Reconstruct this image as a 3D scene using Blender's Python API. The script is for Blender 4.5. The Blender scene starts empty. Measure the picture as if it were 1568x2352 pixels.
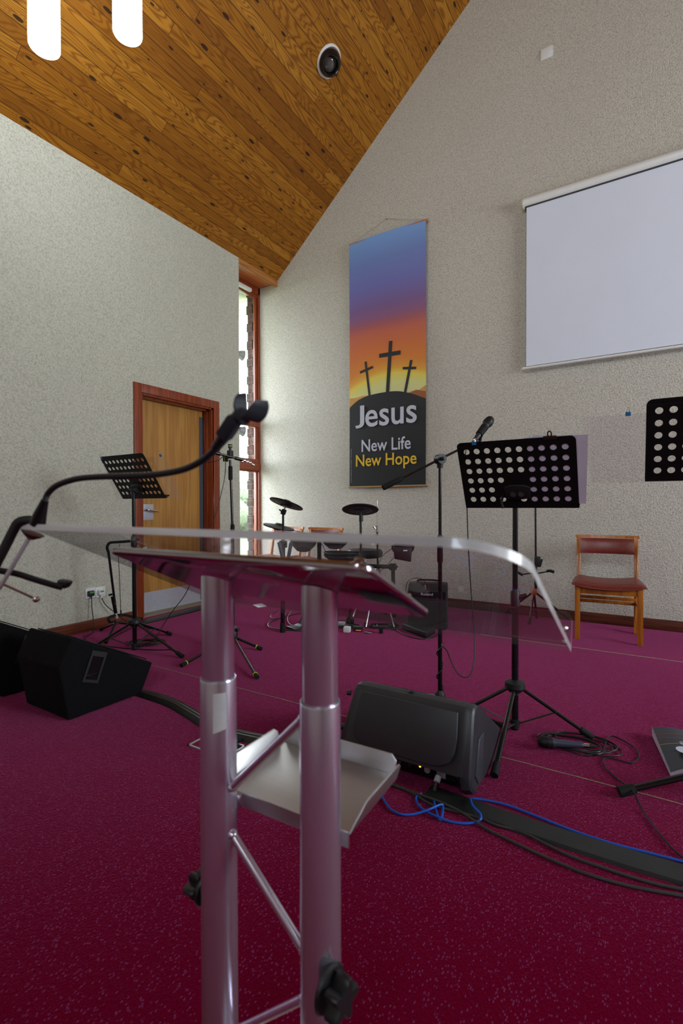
import bpy, bmesh, math, random
from mathutils import Vector, Matrix, Euler
random.seed(7)
R = math.radians
sc = bpy.context.scene
COL = sc.collection

# ---------------------------------------------------------------- camera
EYE = Vector((0.0, 0.0, 1.06))
FPX = 1127.82
YAW, PITCH, ROLL = R(31.81), R(-0.7586), R(-0.1466)
FWD = Vector((-math.sin(YAW)*math.cos(PITCH), math.cos(YAW)*math.cos(PITCH), math.sin(PITCH)))
_r = Vector((math.cos(YAW), math.sin(YAW), 0)); _u = _r.cross(FWD)
RGT = _r*math.cos(ROLL) + _u*math.sin(ROLL)
UPV = -_r*math.sin(ROLL) + _u*math.cos(ROLL)
cam_data = bpy.data.cameras.new('camera')
cam = bpy.data.objects.new('camera', cam_data)
COL.objects.link(cam)
sc.camera = cam
M3 = Matrix((RGT, UPV, -FWD)).transposed()
cam.matrix_world = Matrix.Translation(EYE) @ M3.to_4x4()
cam_data.sensor_fit = 'VERTICAL'
cam_data.sensor_height = 36.0
cam_data.sensor_width = 24.0
cam_data.lens = FPX/2352*36.0
cam_data.clip_start = 0.02
cam_data.clip_end = 200
cam_data.dof.use_dof = True
cam_data.dof.focus_distance = 3.2
cam_data.dof.aperture_fstop = 4.0

# ---------------------------------------------------------------- look
sc.view_settings.view_transform = 'Standard'
sc.view_settings.look = 'None'
sc.view_settings.gamma = 1.0
sc.view_settings.use_curve_mapping = False
sc.view_settings.exposure = 0.13
sc.cycles.use_denoising = True
sc.cycles.max_bounces = 10
sc.cycles.transparent_max_bounces = 24
sc.cycles.caustics_reflective = False
sc.cycles.caustics_refractive = False
sc.cycles.sample_clamp_indirect = 6.0

# ---------------------------------------------------------------- sky
world = bpy.data.worlds.new('overcast_sky')
sc.world = world
world.use_nodes = True
wn = world.node_tree.nodes; wl = world.node_tree.links
wn.clear()
wo = wn.new('ShaderNodeOutputWorld'); wb = wn.new('ShaderNodeBackground')
wtc = wn.new('ShaderNodeTexCoord'); wsp = wn.new('ShaderNodeSeparateXYZ'); wrp = wn.new('ShaderNodeValToRGB')
wl.new(wtc.outputs['Generated'], wsp.inputs[0]); wl.new(wsp.outputs['Z'], wrp.inputs[0])
wrp.color_ramp.elements[0].position = 0.0; wrp.color_ramp.elements[0].color = (0.90, 0.95, 1.0, 1)
wrp.color_ramp.elements[1].position = 0.8; wrp.color_ramp.elements[1].color = (0.72, 0.84, 1.0, 1)
wl.new(wrp.outputs[0], wb.inputs['Color'])
wb.inputs['Strength'].default_value = 20.0
wl.new(wb.outputs[0], wo.inputs['Surface'])

def portal(name, loc, rot, sx, sy):
    l = bpy.data.lights.new(name, 'AREA'); l.shape = 'RECTANGLE'; l.size = sx; l.size_y = sy
    l.cycles.is_portal = True
    o = bpy.data.objects.new(name, l); COL.objects.link(o); o.location = loc; o.rotation_euler = rot
    return o
def daylight(name, loc, rot, sx, sy, power, colour):
    l = bpy.data.lights.new(name, 'AREA'); l.shape = 'RECTANGLE'; l.size = sx; l.size_y = sy
    l.energy = power; l.color = colour
    o = bpy.data.objects.new(name, l); COL.objects.link(o); o.location = loc; o.rotation_euler = rot
    return o

# room numbers
XW, XR, YB, YF = -4.02, 4.82, 4.94, -4.2
EAVE, SLOPE = 3.93, 0.884
XRIDGE = (XW+XR)/2
ZRIDGE = EAVE + SLOPE*(XRIDGE-XW)
WX = -4.36                      # plane of the tall slot window
FRONT_WINDOWS = []    # x centre, width
ADDED_RIGHT_WINDOWS = [(2.9, 2.8)]  # unseen window, added to light the stage carpet and left wall
portal('slot_window_portal', (WX-0.02, 4.50, 2.1), (0, R(-90), 0), 3.9, 0.84)
for i, (x, w) in enumerate(FRONT_WINDOWS):
    portal('front_window_portal', (x, YF+0.02, 2.1), (R(90), 0, 0), w, 2.6)
ADDED_GABLE_WINDOW = (1.50, 2.4, 4.2, 5.75)            # unseen gable window, added to light the upper back wall: x centre, width, foot, head
portal('added_gable_portal', (ADDED_GABLE_WINDOW[0], YF+0.02, 4.975), (R(90), 0, 0), ADDED_GABLE_WINDOW[1], 1.55)
for i, (y, w) in enumerate(ADDED_RIGHT_WINDOWS):
    portal('added_side_portal', (XR-0.02, y, 2.3), (0, R(90), 0), 2.2, w)

# ---------------------------------------------------------------- materials
def s2l(c):
    return tuple(((v/255)/12.92 if v/255 <= 0.04045 else ((v/255+0.055)/1.055)**2.4) for v in c)
class NT:
    def __init__(s, name):
        s.m = bpy.data.materials.new(name); s.m.use_nodes = True
        s.t = s.m.node_tree; s.n = s.t.nodes; s.l = s.t.links
        s.b = s.n['Principled BSDF']; s.out = s.n['Material Output']
    def new(s, t, **kw):
        n = s.n.new(t)
        for k, v in kw.items(): setattr(n, k, v)
        return n
    def link(s, a, b): s.l.new(a, b)
    def coord(s, kind='Object', scale=(1, 1, 1), rot=(0, 0, 0)):
        tc = s.new('ShaderNodeTexCoord'); mp = s.new('ShaderNodeMapping')
        mp.inputs['Scale'].default_value = scale; mp.inputs['Rotation'].default_value = rot
        s.link(tc.outputs[kind], mp.inputs[0]); return mp.outputs[0]
    def geo(s, scale=(1, 1, 1), rot=(0, 0, 0)):
        g = s.new('ShaderNodeNewGeometry'); mp = s.new('ShaderNodeMapping')
        mp.inputs['Scale'].default_value = scale; mp.inputs['Rotation'].default_value = rot
        s.link(g.outputs['Position'], mp.inputs[0]); return mp.outputs[0]
    def noise(s, vec, scale, detail=2, rough=0.5, dist=0.0):
        n = s.new('ShaderNodeTexNoise'); n.inputs['Scale'].default_value = scale; n.inputs['Detail'].default_value = detail
        n.inputs['Roughness'].default_value = rough; n.inputs['Distortion'].default_value = dist
        if vec is not None: s.link(vec, n.inputs['Vector'])
        return n
    def ramp(s, fac, stops):
        r = s.new('ShaderNodeValToRGB'); cr = r.color_ramp
        while len(cr.elements) < len(stops): cr.elements.new(0.5)
        for e, (p, c) in zip(cr.elements, stops):
            e.position = p; e.color = (*c, 1) if len(c) == 3 else c
        s.link(fac, r.inputs[0]); return r.outputs[0]
    def math(s, op, a, b=None, c=None):
        n = s.new('ShaderNodeMath', operation=op)
        for i, v in enumerate((a, b, c)):
            if v is None: continue
            if isinstance(v, (int, float)): n.inputs[i].default_value = v
            else: s.link(v, n.inputs[i])
        return n.outputs[0]
    def mix(s, fac, a, b, mode='MIX'):
        n = s.new('ShaderNodeMix', data_type='RGBA', blend_type=mode)
        for i, v in ((0, fac), (6, a), (7, b)):
            if isinstance(v, (int, float)): n.inputs[i].default_value = v
            elif isinstance(v, tuple): n.inputs[i].default_value = (*v, 1) if len(v) == 3 else v
            else: s.link(v, n.inputs[i])
        return n.outputs[2]
    def bump(s, h, strength=0.3, dist=0.01):
        b = s.new('ShaderNodeBump'); b.inputs['Strength'].default_value = strength; b.inputs['Distance'].default_value = dist
        s.link(h, b.inputs['Height']); s.link(b.outputs[0], s.b.inputs['Normal']); return b
    def set(s, **kw):
        for k, v in kw.items():
            k = k.replace('_', ' ')
            if isinstance(v, tuple): v = (*v, 1) if len(v) == 3 else v
            s.b.inputs[k].default_value = v

def plain(name, rgb, rough=0.5, metal=0.0, var=0.06, scale=30, bump=0.0, spec=0.5, bscale=None, coat=0.0):
    t = NT(name); c = s2l(rgb)
    n = t.noise(t.coord(), scale, 3)
    lo = tuple(max(0, v*(1-var)) for v in c); hi = tuple(min(1, v*(1+var)) for v in c)
    t.link(t.ramp(n.outputs[0], [(0.3, lo), (0.7, hi)]), t.b.inputs['Base Color'])
    t.set(Roughness=rough, Metallic=metal); t.b.inputs['Specular IOR Level'].default_value = spec
    t.b.inputs['Coat Weight'].default_value = coat
    if bump:
        n2 = t.noise(t.coord(), bscale or scale*6, 2); t.bump(n2.outputs[0], bump, 0.002)
    return t.m

def render_wall(name, base, lo, glint):
    t = NT(name); v = t.geo()
    vo = t.new('ShaderNodeTexVoronoi'); vo.inputs['Scale'].default_value = 105; t.link(v, vo.inputs['Vector'])
    n1 = t.noise(v, 80, 3, 0.6); n2 = t.noise(v, 0.9, 3, 0.6); n3 = t.noise(v, 190, 2)
    h = t.math('ADD', t.math('MULTIPLY', n1.outputs[0], 1.0), t.math('MULTIPLY', vo.outputs['Distance'], -0.55))
    c1 = t.ramp(n1.outputs[0], [(0.30, lo), (0.58, base)])
    c2 = t.mix(t.math('MULTIPLY', t.ramp(n3.outputs[0], [(0.60, (0, 0, 0)), (0.72, (1, 1, 1))]), 0.5), c1, glint)  # glints painted into the base colour as pale flecks
    c3 = t.mix(t.ramp(n2.outputs[0], [(0.35, (0, 0, 0)), (0.75, (0.25, 0.25, 0.25))]), c2, tuple(x*0.8 for x in base))
    t.link(c3, t.b.inputs['Base Color'])
    t.set(Roughness=0.72); t.b.inputs['Specular IOR Level'].default_value = 0.35
    t.bump(h, 0.75, 0.006)
    return t.m
m_wall_left = render_wall('cream_roughcast', (0.60, 0.605, 0.52), (0.39, 0.38, 0.30), (0.8, 0.78, 0.70))
m_wall_back = render_wall('beige_roughcast', (0.61, 0.585, 0.52), (0.37, 0.34, 0.29), (0.82, 0.80, 0.76))

def board_material():
    t = NT('knotty_pine_boards'); v = t.geo()
    sp = t.new('ShaderNodeSeparateXYZ'); t.link(v, sp.inputs[0])
    ca = 1/math.cos(math.atan(SLOPE))
    u = t.math('MULTIPLY', sp.outputs['X'], ca)                       # distance up the slope
    W = 0.098
    uw = t.math('DIVIDE', u, W); idx = t.math('FLOOR', uw); fr = t.math('FRACT', uw)
    wn1 = t.new('ShaderNodeTexWhiteNoise', noise_dimensions='1D'); t.link(idx, wn1.inputs['W'])
    # butt joints: each board line is cut in lengths of 2.7 m with its own offset
    yy = t.math('ADD', t.math('DIVIDE', sp.outputs['Y'], 2.7), t.math('MULTIPLY', wn1.outputs['Value'], 7.3))
    seg = t.math('FLOOR', yy); fy = t.math('FRACT', yy)
    key = t.math('ADD', t.math('MULTIPLY', idx, 13.17), t.math('MULTIPLY', seg, 3.71))
    wn2 = t.new('ShaderNodeTexWhiteNoise', noise_dimensions='1D'); t.link(key, wn2.inputs['W'])
    cmb = t.new('ShaderNodeCombineXYZ')
    t.link(t.math('MULTIPLY', u, 9.0), cmb.inputs[0]); t.link(t.math('MULTIPLY', sp.outputs['Y'], 1.15), cmb.inputs[1])
    t.link(t.math('MULTIPLY', wn2.outputs['Value'], 60.0), cmb.inputs[2])
    n1 = t.noise(cmb.outputs[0], 1.0, 1.5, 0.4, 0.15)
    rings = t.math('SINE', t.math('MULTIPLY', n1.outputs[0], 120.0))
    rings = t.math('MULTIPLY_ADD', rings, 0.5, 0.5)
    rr = t.math('POWER', rings, 2.4)
    # fine fibres
    cf = t.new('ShaderNodeCombineXYZ'); t.link(t.math('MULTIPLY', u, 220.0), cf.inputs[0]); t.link(t.math('MULTIPLY', sp.outputs['Y'], 3.0), cf.inputs[1])
    n2 = t.noise(cf.outputs[0], 1.0, 2)
    tone = t.ramp(wn2.outputs['Value'], [(0.0, (0.24, 0.086, 0.006)), (0.25, (0.33, 0.125, 0.008)), (0.6, (0.39, 0.155, 0.011)), (1.0, (0.46, 0.20, 0.020))])
    col = t.mix(t.math('MULTIPLY', rr, 0.72), tone, (0.15, 0.040, 0.003))
    col = t.mix(t.math('MULTIPLY', n2.outputs[0], 0.22), col, (0.25, 0.08, 0.012))
    # knots
    ck = t.new('ShaderNodeCombineXYZ'); t.link(t.math('MULTIPLY', u, 1/W), ck.inputs[0]); t.link(t.math('MULTIPLY', sp.outputs['Y'], 3.6), ck.inputs[1])
    vo = t.new('ShaderNodeTexVoronoi', voronoi_dimensions='2D'); vo.inputs['Scale'].default_value = 0.72; vo.inputs['Randomness'].default_value = 1.0
    t.link(ck.outputs[0], vo.inputs['Vector'])
    sc_ = t.new('ShaderNodeSeparateColor'); t.link(vo.outputs['Color'], sc_.inputs[0])
    size = t.math('MULTIPLY_ADD', t.math('POWER', sc_.outputs[0], 1.6), 0.10, 0.015)
    kn = t.math('SUBTRACT', 1.0, t.math('SMOOTH_MIN', t.math('DIVIDE', vo.outputs['Distance'], size), 1.0, 0.15))
    knm = t.math('GREATER_THAN', kn, 0.16)
    halo = t.math('SUBTRACT', 1.0, t.math('MINIMUM', t.math('DIVIDE', vo.outputs['Distance'], 0.30), 1.0))
    ring2 = t.math('MULTIPLY', t.math('POWER', t.math('MULTIPLY_ADD', t.math('SINE', t.math('MULTIPLY', vo.outputs['Distance'], 95.0)), 0.5, 0.5), 2.0), halo)
    col = t.mix(t.math('MULTIPLY', ring2, 0.75), col, (0.15, 0.045, 0.006))
    col = t.mix(t.math('MULTIPLY', knm, 0.92), col, (0.022, 0.010, 0.004))
    # grooves
    e = t.math('ABSOLUTE', t.math('SUBTRACT', fr, 0.5))
    g = t.math('GREATER_THAN', e, 0.468)
    ej = t.math('GREATER_THAN', t.math('ABSOLUTE', t.math('SUBTRACT', fy, 0.5)), 0.4992)
    gg = t.math('MAXIMUM', g, ej)
    col = t.mix(t.math('MULTIPLY', gg, 0.75), col, (0.05, 0.018, 0.004))
    t.link(col, t.b.inputs['Base Color'])
    t.set(Roughness=0.5); t.b.inputs['Specular IOR Level'].default_value = 0.22
    hh = t.math('SUBTRACT', t.math('MULTIPLY', rr, -0.06), gg)
    t.bump(hh, 0.6, 0.004)
    return t.m
m_boards = board_material()

def wood(name, light, dark, axis=2, rough=0.4, ring=7.0, stretch=0.6, across=12.0, coat=0.15):
    t = NT(name); sc3 = [across]*3; sc3[axis] = stretch
    v = t.coord('Object', tuple(sc3))
    n = t.noise(v, 1.0, 3, 0.55, 0.2)
    r = t.math('MULTIPLY_ADD', t.math('SINE', t.math('MULTIPLY', n.outputs[0], ring*6)), 0.5, 0.5)
    s3 = [160]*3; s3[axis] = 4
    n2 = t.noise(t.coord('Object', tuple(s3)), 1.0, 2)
    f = t.math('ADD', t.math('MULTIPLY', r, 0.5), t.math('MULTIPLY', n2.outputs[0], 0.5))
    t.link(t.ramp(f, [(0.2, s2l(light)), (0.85, s2l(dark))]), t.b.inputs['Base Color'])
    t.set(Roughness=rough); t.b.inputs['Coat Weight'].default_value = coat; t.b.inputs['Coat Roughness'].default_value = 0.3
    return t.m
m_mahog = wood('mahogany_stain', (150, 66, 30), (108, 42, 18), 2, 0.38)
m_mahog_y = wood('mahogany_stain_rail', (150, 66, 30), (108, 42, 18), 1, 0.38)
m_door = wood('oak_veneer', (188, 138, 66), (164, 112, 50), 2, 0.45, 5, 0.5, 9)
m_skirt = wood('skirting_hardwood', (122, 62, 40), (84, 40, 24), 1, 0.4)
m_skirt_x = wood('skirting_hardwood_back', (104, 52, 32), (70, 32, 20), 0, 0.4)
m_soffit = wood('varnished_plywood', (196, 112, 62), (168, 84, 44), 1, 0.3, 4)
m_fascia = wood('pine_fascia', (190, 128, 66), (150, 88, 40), 1, 0.45)
m_chair = wood('beech_chair_frame', (186, 112, 32), (150, 82, 16), 2, 0.35, 5, 0.8, 14)
m_rod = wood('pine_batten', (206, 146, 84), (176, 112, 56), 0, 0.5)

def carpet():
    t = NT('crimson_carpet'); v = t.geo()
    n1 = t.noise(v, 420, 2, 0.6); n2 = t.noise(v, 1.1, 3, 0.6)
    vo = t.new('ShaderNodeTexVoronoi'); vo.inputs['Scale'].default_value = 150; t.link(t.geo((1.45, 0.75, 1)), vo.inputs['Vector'])
    sep = t.new('ShaderNodeSeparateColor'); t.link(vo.outputs['Color'], sep.inputs[0])
    fleck = t.math('MULTIPLY', t.math('GREATER_THAN', sep.outputs[0], 0.74), t.math('LESS_THAN', vo.outputs['Distance'], 0.36))
    c = t.ramp(n1.outputs[0], [(0.32, (0.076, 0.0000, 0.007)), (0.60, (0.172, 0.0000, 0.019))])
    c = t.mix(t.ramp(n2.outputs[0], [(0.35, (0, 0, 0)), (0.75, (0.35, 0.35, 0.35))]), c, (0.115, 0.0, 0.017))
    c = t.mix(t.math('MULTIPLY', fleck, 0.30), c, (0.34, 0.12, 0.34))
    t.link(c, t.b.inputs['Base Color'])
    t.set(Roughness=0.95); t.b.inputs['Specular IOR Level'].default_value = 0.0
    t.b.inputs['Sheen Weight'].default_value = 0.56; t.b.inputs['Sheen Roughness'].default_value = 0.24
    t.b.inputs['Sheen Tint'].default_value = (1.0, 0.24, 0.62, 1)
    h = t.math('ADD', n1.outputs[0], t.math('MULTIPLY', vo.outputs['Distance'], -0.6))
    t.bump(h, 0.6, 0.004)
    return t.m
m_carpet = carpet()

def brushed(name, rgb, rough=0.3, axis=2, aniso=0.0, metal=1.0, var=0.10):
    t = NT(name); s3 = [500]*3; s3[axis] = 4
    n = t.noise(t.coord('Object', tuple(s3)), 1.0, 2)
    c = s2l(rgb)
    t.link(t.ramp(n.outputs[0], [(0.2, tuple(v*(1-var) for v in c)), (0.8, c)]), t.b.inputs['Base Color'])
    t.link(t.math('MULTIPLY_ADD', n.outputs[0], var, rough-var/2), t.b.inputs['Roughness'])
    t.set(Metallic=metal)
    return t.m
m_alu = brushed('satin_aluminium', (226, 220, 238), 0.22, 2, metal=0.90, var=0.03)
m_tray = brushed('satin_aluminium_tray', (196, 194, 194), 0.40, 0)
m_mirror = brushed('polished_steel', (205, 200, 205), 0.07, 0)
m_chrome = plain('chrome', (225, 225, 228), 0.12, 1.0, 0.02)
m_steel = plain('brushed_steel_plate', (205, 205, 212), 0.42, 0.75, 0.04)
m_doorplate = plain('satin_kick_plate', (190, 192, 205), 0.5, 0.35, 0.04)
m_black = plain('black_powder_coat', (26, 26, 28), 0.42, 0.0, 0.1, 60)
m_blackgloss = plain('black_gloss_tube', (18, 19, 22), 0.18, 0.0, 0.05)
m_desk = plain('matt_black_desk', (14, 13, 15), 0.6, 0.0, 0.05, spec=0.3)
m_rubber = plain('black_rubber', (20, 20, 21), 0.75, 0.0, 0.1, 40, spec=0.3)
m_plastic = plain('black_plastic', (28, 29, 32), 0.45, 0.0, 0.08, 50, 0.15, bscale=600)
m_monitor = plain('textured_black_plastic', (46, 48, 53), 0.40, 0.0, 0.06, 20, 0.25, bscale=500)
m_wedge = plain('black_speaker_carpet', (13, 14, 17), 0.95, 0.0, 0.25, 60, 0.8, 0.2, bscale=420)
m_grille = plain('black_steel_grille', (22, 22, 24), 0.55, 0.4, 0.3, 300)
m_cable = plain('black_cable', (19, 20, 22), 0.4, 0.0, 0.1, 40)
m_grey_cable = plain('grey_green_cable', (52, 55, 52), 0.5, 0.0, 0.1, 40)
m_blue_cable = plain('blue_cable', (10, 84, 190), 0.42, 0.0, 0.06, 30)
m_bluegoose = plain('gooseneck_black', (24, 27, 33), 0.38, 0.0, 0.1, 200)
m_clipgrey = plain('soft_black_rubber', (38, 43, 54), 0.55, 0.0, 0.06, 40)
m_lime = plain('lime_ring', (170, 220, 20), 0.5, 0.0, 0.05)
m_white = plain('white_plastic', (226, 228, 230), 0.4, 0.0, 0.03)
m_screen = plain('matt_white_screen', (222, 228, 244), 0.8, 0.0, 0.015, 3)
m_screen_case = plain('white_case_enamel', (226, 226, 226), 0.35, 0.0, 0.02)
m_cream_cap = plain('cream_cap', (222, 218, 200), 0.5)
m_dark_slot = plain('dark_slot', (60, 52, 52), 0.7)
m_paper = plain('lilac_paper', (236, 230, 252), 0.8, 0.0, 0.03, 8)
m_blueclip = plain('blue_binder_clip', (30, 120, 190), 0.35)
m_leather = plain('oxblood_vinyl', (112, 42, 34), 0.33, 0.0, 0.12, 40, 0.2, bscale=300)
m_cork = plain('black_pad_rubber', (22, 22, 25), 0.5, 0.0, 0.08, 30)
m_padgrey = plain('grey_pad_underside', (74, 80, 88), 0.5)
m_cover = plain('cable_cover_rubber', (27, 29, 30), 0.42, 0.0, 0.2, 12, 0.3, bscale=120)
m_copper = plain('orange_hub', (200, 120, 50), 0.4)
m_pages = plain('book_pages', (196, 188, 204), 0.8, 0.0, 0.1, 200)
m_seam = plain('frayed_jute_edge', (158, 142, 118), 0.9, 0.0, 0.25, 90)
m_grass = plain('mown_grass', (84, 92, 60), 0.9, 0.0, 0.4, 6)
m_hedge = plain('hedge_foliage', (84, 94, 70), 0.9, 0.0, 0.6, 12)
m_brass = plain('brass', (190, 160, 80), 0.3, 1.0)
m_print_white = plain('silver_white_ink', (196, 198, 214), 0.6, 0.0, 0.01)
m_print_yellow = plain('yellow_ink', (226, 186, 40), 0.6, 0.0, 0.01)
m_print_black = plain('black_ink', (22, 23, 28), 0.5, 0.0, 0.05)
m_print_tan = plain('tan_ink', (202, 146, 72), 0.6, 0.0, 0.03)
m_print_brown = plain('brown_ink', (150, 86, 50), 0.6, 0.0, 0.03)
m_back_paint = plain('white_painted_plaster', (214, 210, 200), 0.8, 0.0, 0.03)
m_plug_green = plain('green_label', (60, 150, 70), 0.5)
m_red = plain('red_label', (160, 40, 30), 0.5)
m_lens = plain('lamp_glass', (120, 116, 112), 0.12, 0.5)
m_tape = plain('white_label_tape', (214, 214, 214), 0.6)
m_amp = plain('amp_cloth', (30, 31, 33), 0.6, 0.0, 0.3, 200)

def brick():
    t = NT('brown_brickwork'); v = t.geo()
    sp = t.new('ShaderNodeSeparateXYZ'); t.link(v, sp.inputs[0]); cm = t.new('ShaderNodeCombineXYZ')
    t.link(t.math('ADD', sp.outputs['X'], sp.outputs['Y']), cm.inputs[0]); t.link(sp.outputs['Z'], cm.inputs[1])
    b = t.new('ShaderNodeTexBrick'); t.link(cm.outputs[0], b.inputs['Vector'])
    b.inputs['Scale'].default_value = 1.0; b.inputs['Brick Width'].default_value = 0.225; b.inputs['Row Height'].default_value = 0.075; b.inputs['Mortar Size'].default_value = 0.006
    b.inputs['Color1'].default_value = (*s2l((58, 40, 34)), 1); b.inputs['Color2'].default_value = (*s2l((48, 34, 32)), 1); b.inputs['Mortar'].default_value = (*s2l((82, 70, 58)), 1)
    t.link(b.outputs['Color'], t.b.inputs['Base Color']); t.set(Roughness=0.9)
    return t.m
m_brick = brick()

def glassy(name, tint, refl_rough=0.02, base=0.06, haze=0.0, haze_col=(0.7, 0.7, 0.75)):
    """thin sheet: fresnel reflection over tinted transparency, with a little surface dust"""
    t = NT(name); t.n.remove(t.b)
    tr = t.new('ShaderNodeBsdfTransparent'); tr.inputs[0].default_value = (*tint, 1)
    gl = t.new('ShaderNodeBsdfGlossy'); gl.inputs['Roughness'].default_value = refl_rough
    fr = t.new('ShaderNodeFresnel'); gg = t.new('ShaderNodeNewGeometry')
    t.link(t.math('MULTIPLY_ADD', gg.outputs['Backfacing'], 1/1.49-1.49, 1.49), fr.inputs[0])
    mx = t.new('ShaderNodeMixShader'); t.link(fr.outputs[0], mx.inputs[0]); t.link(tr.outputs[0], mx.inputs[1]); t.link(gl.outputs[0], mx.inputs[2])
    last = mx.outputs[0]
    if haze:
        df = t.new('ShaderNodeBsdfDiffuse'); df.inputs[0].default_value = (*haze_col, 1)
        n = t.noise(t.coord(), 9, 4, 0.7)
        m2 = t.new('ShaderNodeMixShader'); t.link(t.math('MULTIPLY', n.outputs[0], haze*2), m2.inputs[0])
        t.link(last, m2.inputs[1]); t.link(df.outputs[0], m2.inputs[2]); last = m2.outputs[0]
    t.link(last, t.out.inputs['Surface'])
    return t.m
m_pane = glassy('window_glass', (0.88, 0.89, 0.88))
m_acryl = glassy('clear_acrylic', (0.86, 0.83, 0.87), 0.03, haze=0.03)
m_film = glassy('clear_plastic_film', (0.985, 0.975, 0.985), 0.15, haze=0.025, haze_col=(0.75, 0.7, 0.75))
def frosted_edge():
    t = NT('sawn_acrylic_edge'); v = t.coord('Object', (3, 60, 60))
    n = t.noise(v, 1.0, 3)
    t.link(t.ramp(n.outputs[0], [(0.3, (0.62, 0.63, 0.66)), (0.7, (0.92, 0.93, 0.95))]), t.b.inputs['Base Color'])
    t.set(Roughness=0.3); t.b.inputs['Transmission Weight'].default_value = 0.25; t.b.inputs['Subsurface Weight'].default_value = 0.0
    t.b.inputs['Coat Weight'].default_value = 0.5
    return t.m
m_edge = frosted_edge()
def lamp_glow(name, col, strength):
    t = NT(name); n = t.noise(t.coord(), 2, 1)
    t.set(Roughness=0.4); t.link(t.ramp(n.outputs[0], [(0, col), (1, col)]), t.b.inputs['Emission Color']); t.b.inputs['Emission Strength'].default_value = strength
    t.b.inputs['Base Color'].default_value = (0.9, 0.9, 0.9, 1)
    return t.m
m_glow = lamp_glow('lit_opal_glass', (0.88, 0.98, 1.0), 11.5)
m_glow_end = lamp_glow('lit_opal_end', (0.90, 0.96, 1.0), 1.6)
m_led = lamp_glow('amber_led', (1.0, 0.35, 0.02), 3.0)

BX0, BX1, BZ0, BZ1 = -2.925, -1.985, 1.275, 4.075
def banner_print():
    t = NT('printed_sunset'); v = t.geo(); sp = t.new('ShaderNodeSeparateXYZ'); t.link(v, sp.inputs[0])
    x = t.math('SUBTRACT', sp.outputs['X'], -2.40)
    n = t.noise(v, 1.2, 2)
    # bands rise towards the right; the glow at the foot is an arc
    z = t.math('SUBTRACT', sp.outputs['Z'], t.math('MULTIPLY', x, 0.03))
    fade = t.new('ShaderNodeMapRange'); fade.inputs[1].default_value = 2.55; fade.inputs[2].default_value = 3.05; fade.inputs[3].default_value = 0.5; fade.inputs[4].default_value = 0.0; t.link(sp.outputs['Z'], fade.inputs[0])
    low = t.math('MULTIPLY', t.math('MULTIPLY', x, x), fade.outputs[0])
    zl = t.math('ADD', z, t.math('MULTIPLY', low, t.math('LESS_THAN', z, 9.0)))
    f = t.math('DIVIDE', t.math('SUBTRACT', t.math('MULTIPLY_ADD', n.outputs[0], 0.05, zl), 2.30), 1.78)
    stops = [(0.0, (205, 205, 160)), (0.09, (215, 212, 130)), (0.135, (228, 205, 80)), (0.165, (222, 160, 55)), (0.22, (214, 128, 42)), (0.30, (208, 112, 50)),
             (0.40, (196, 100, 72)), (0.455, (166, 88, 96)), (0.50, (140, 88, 128)), (0.57, (122, 92, 146)), (0.70, (112, 112, 182)), (0.86, (112, 134, 198)), (1.0, (124, 166, 228))]
    t.link(t.ramp(f, [(p, s2l(c)) for p, c in stops]), t.b.inputs['Base Color'])
    t.set(Roughness=0.55)
    return t.m
m_sunset = banner_print()

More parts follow.
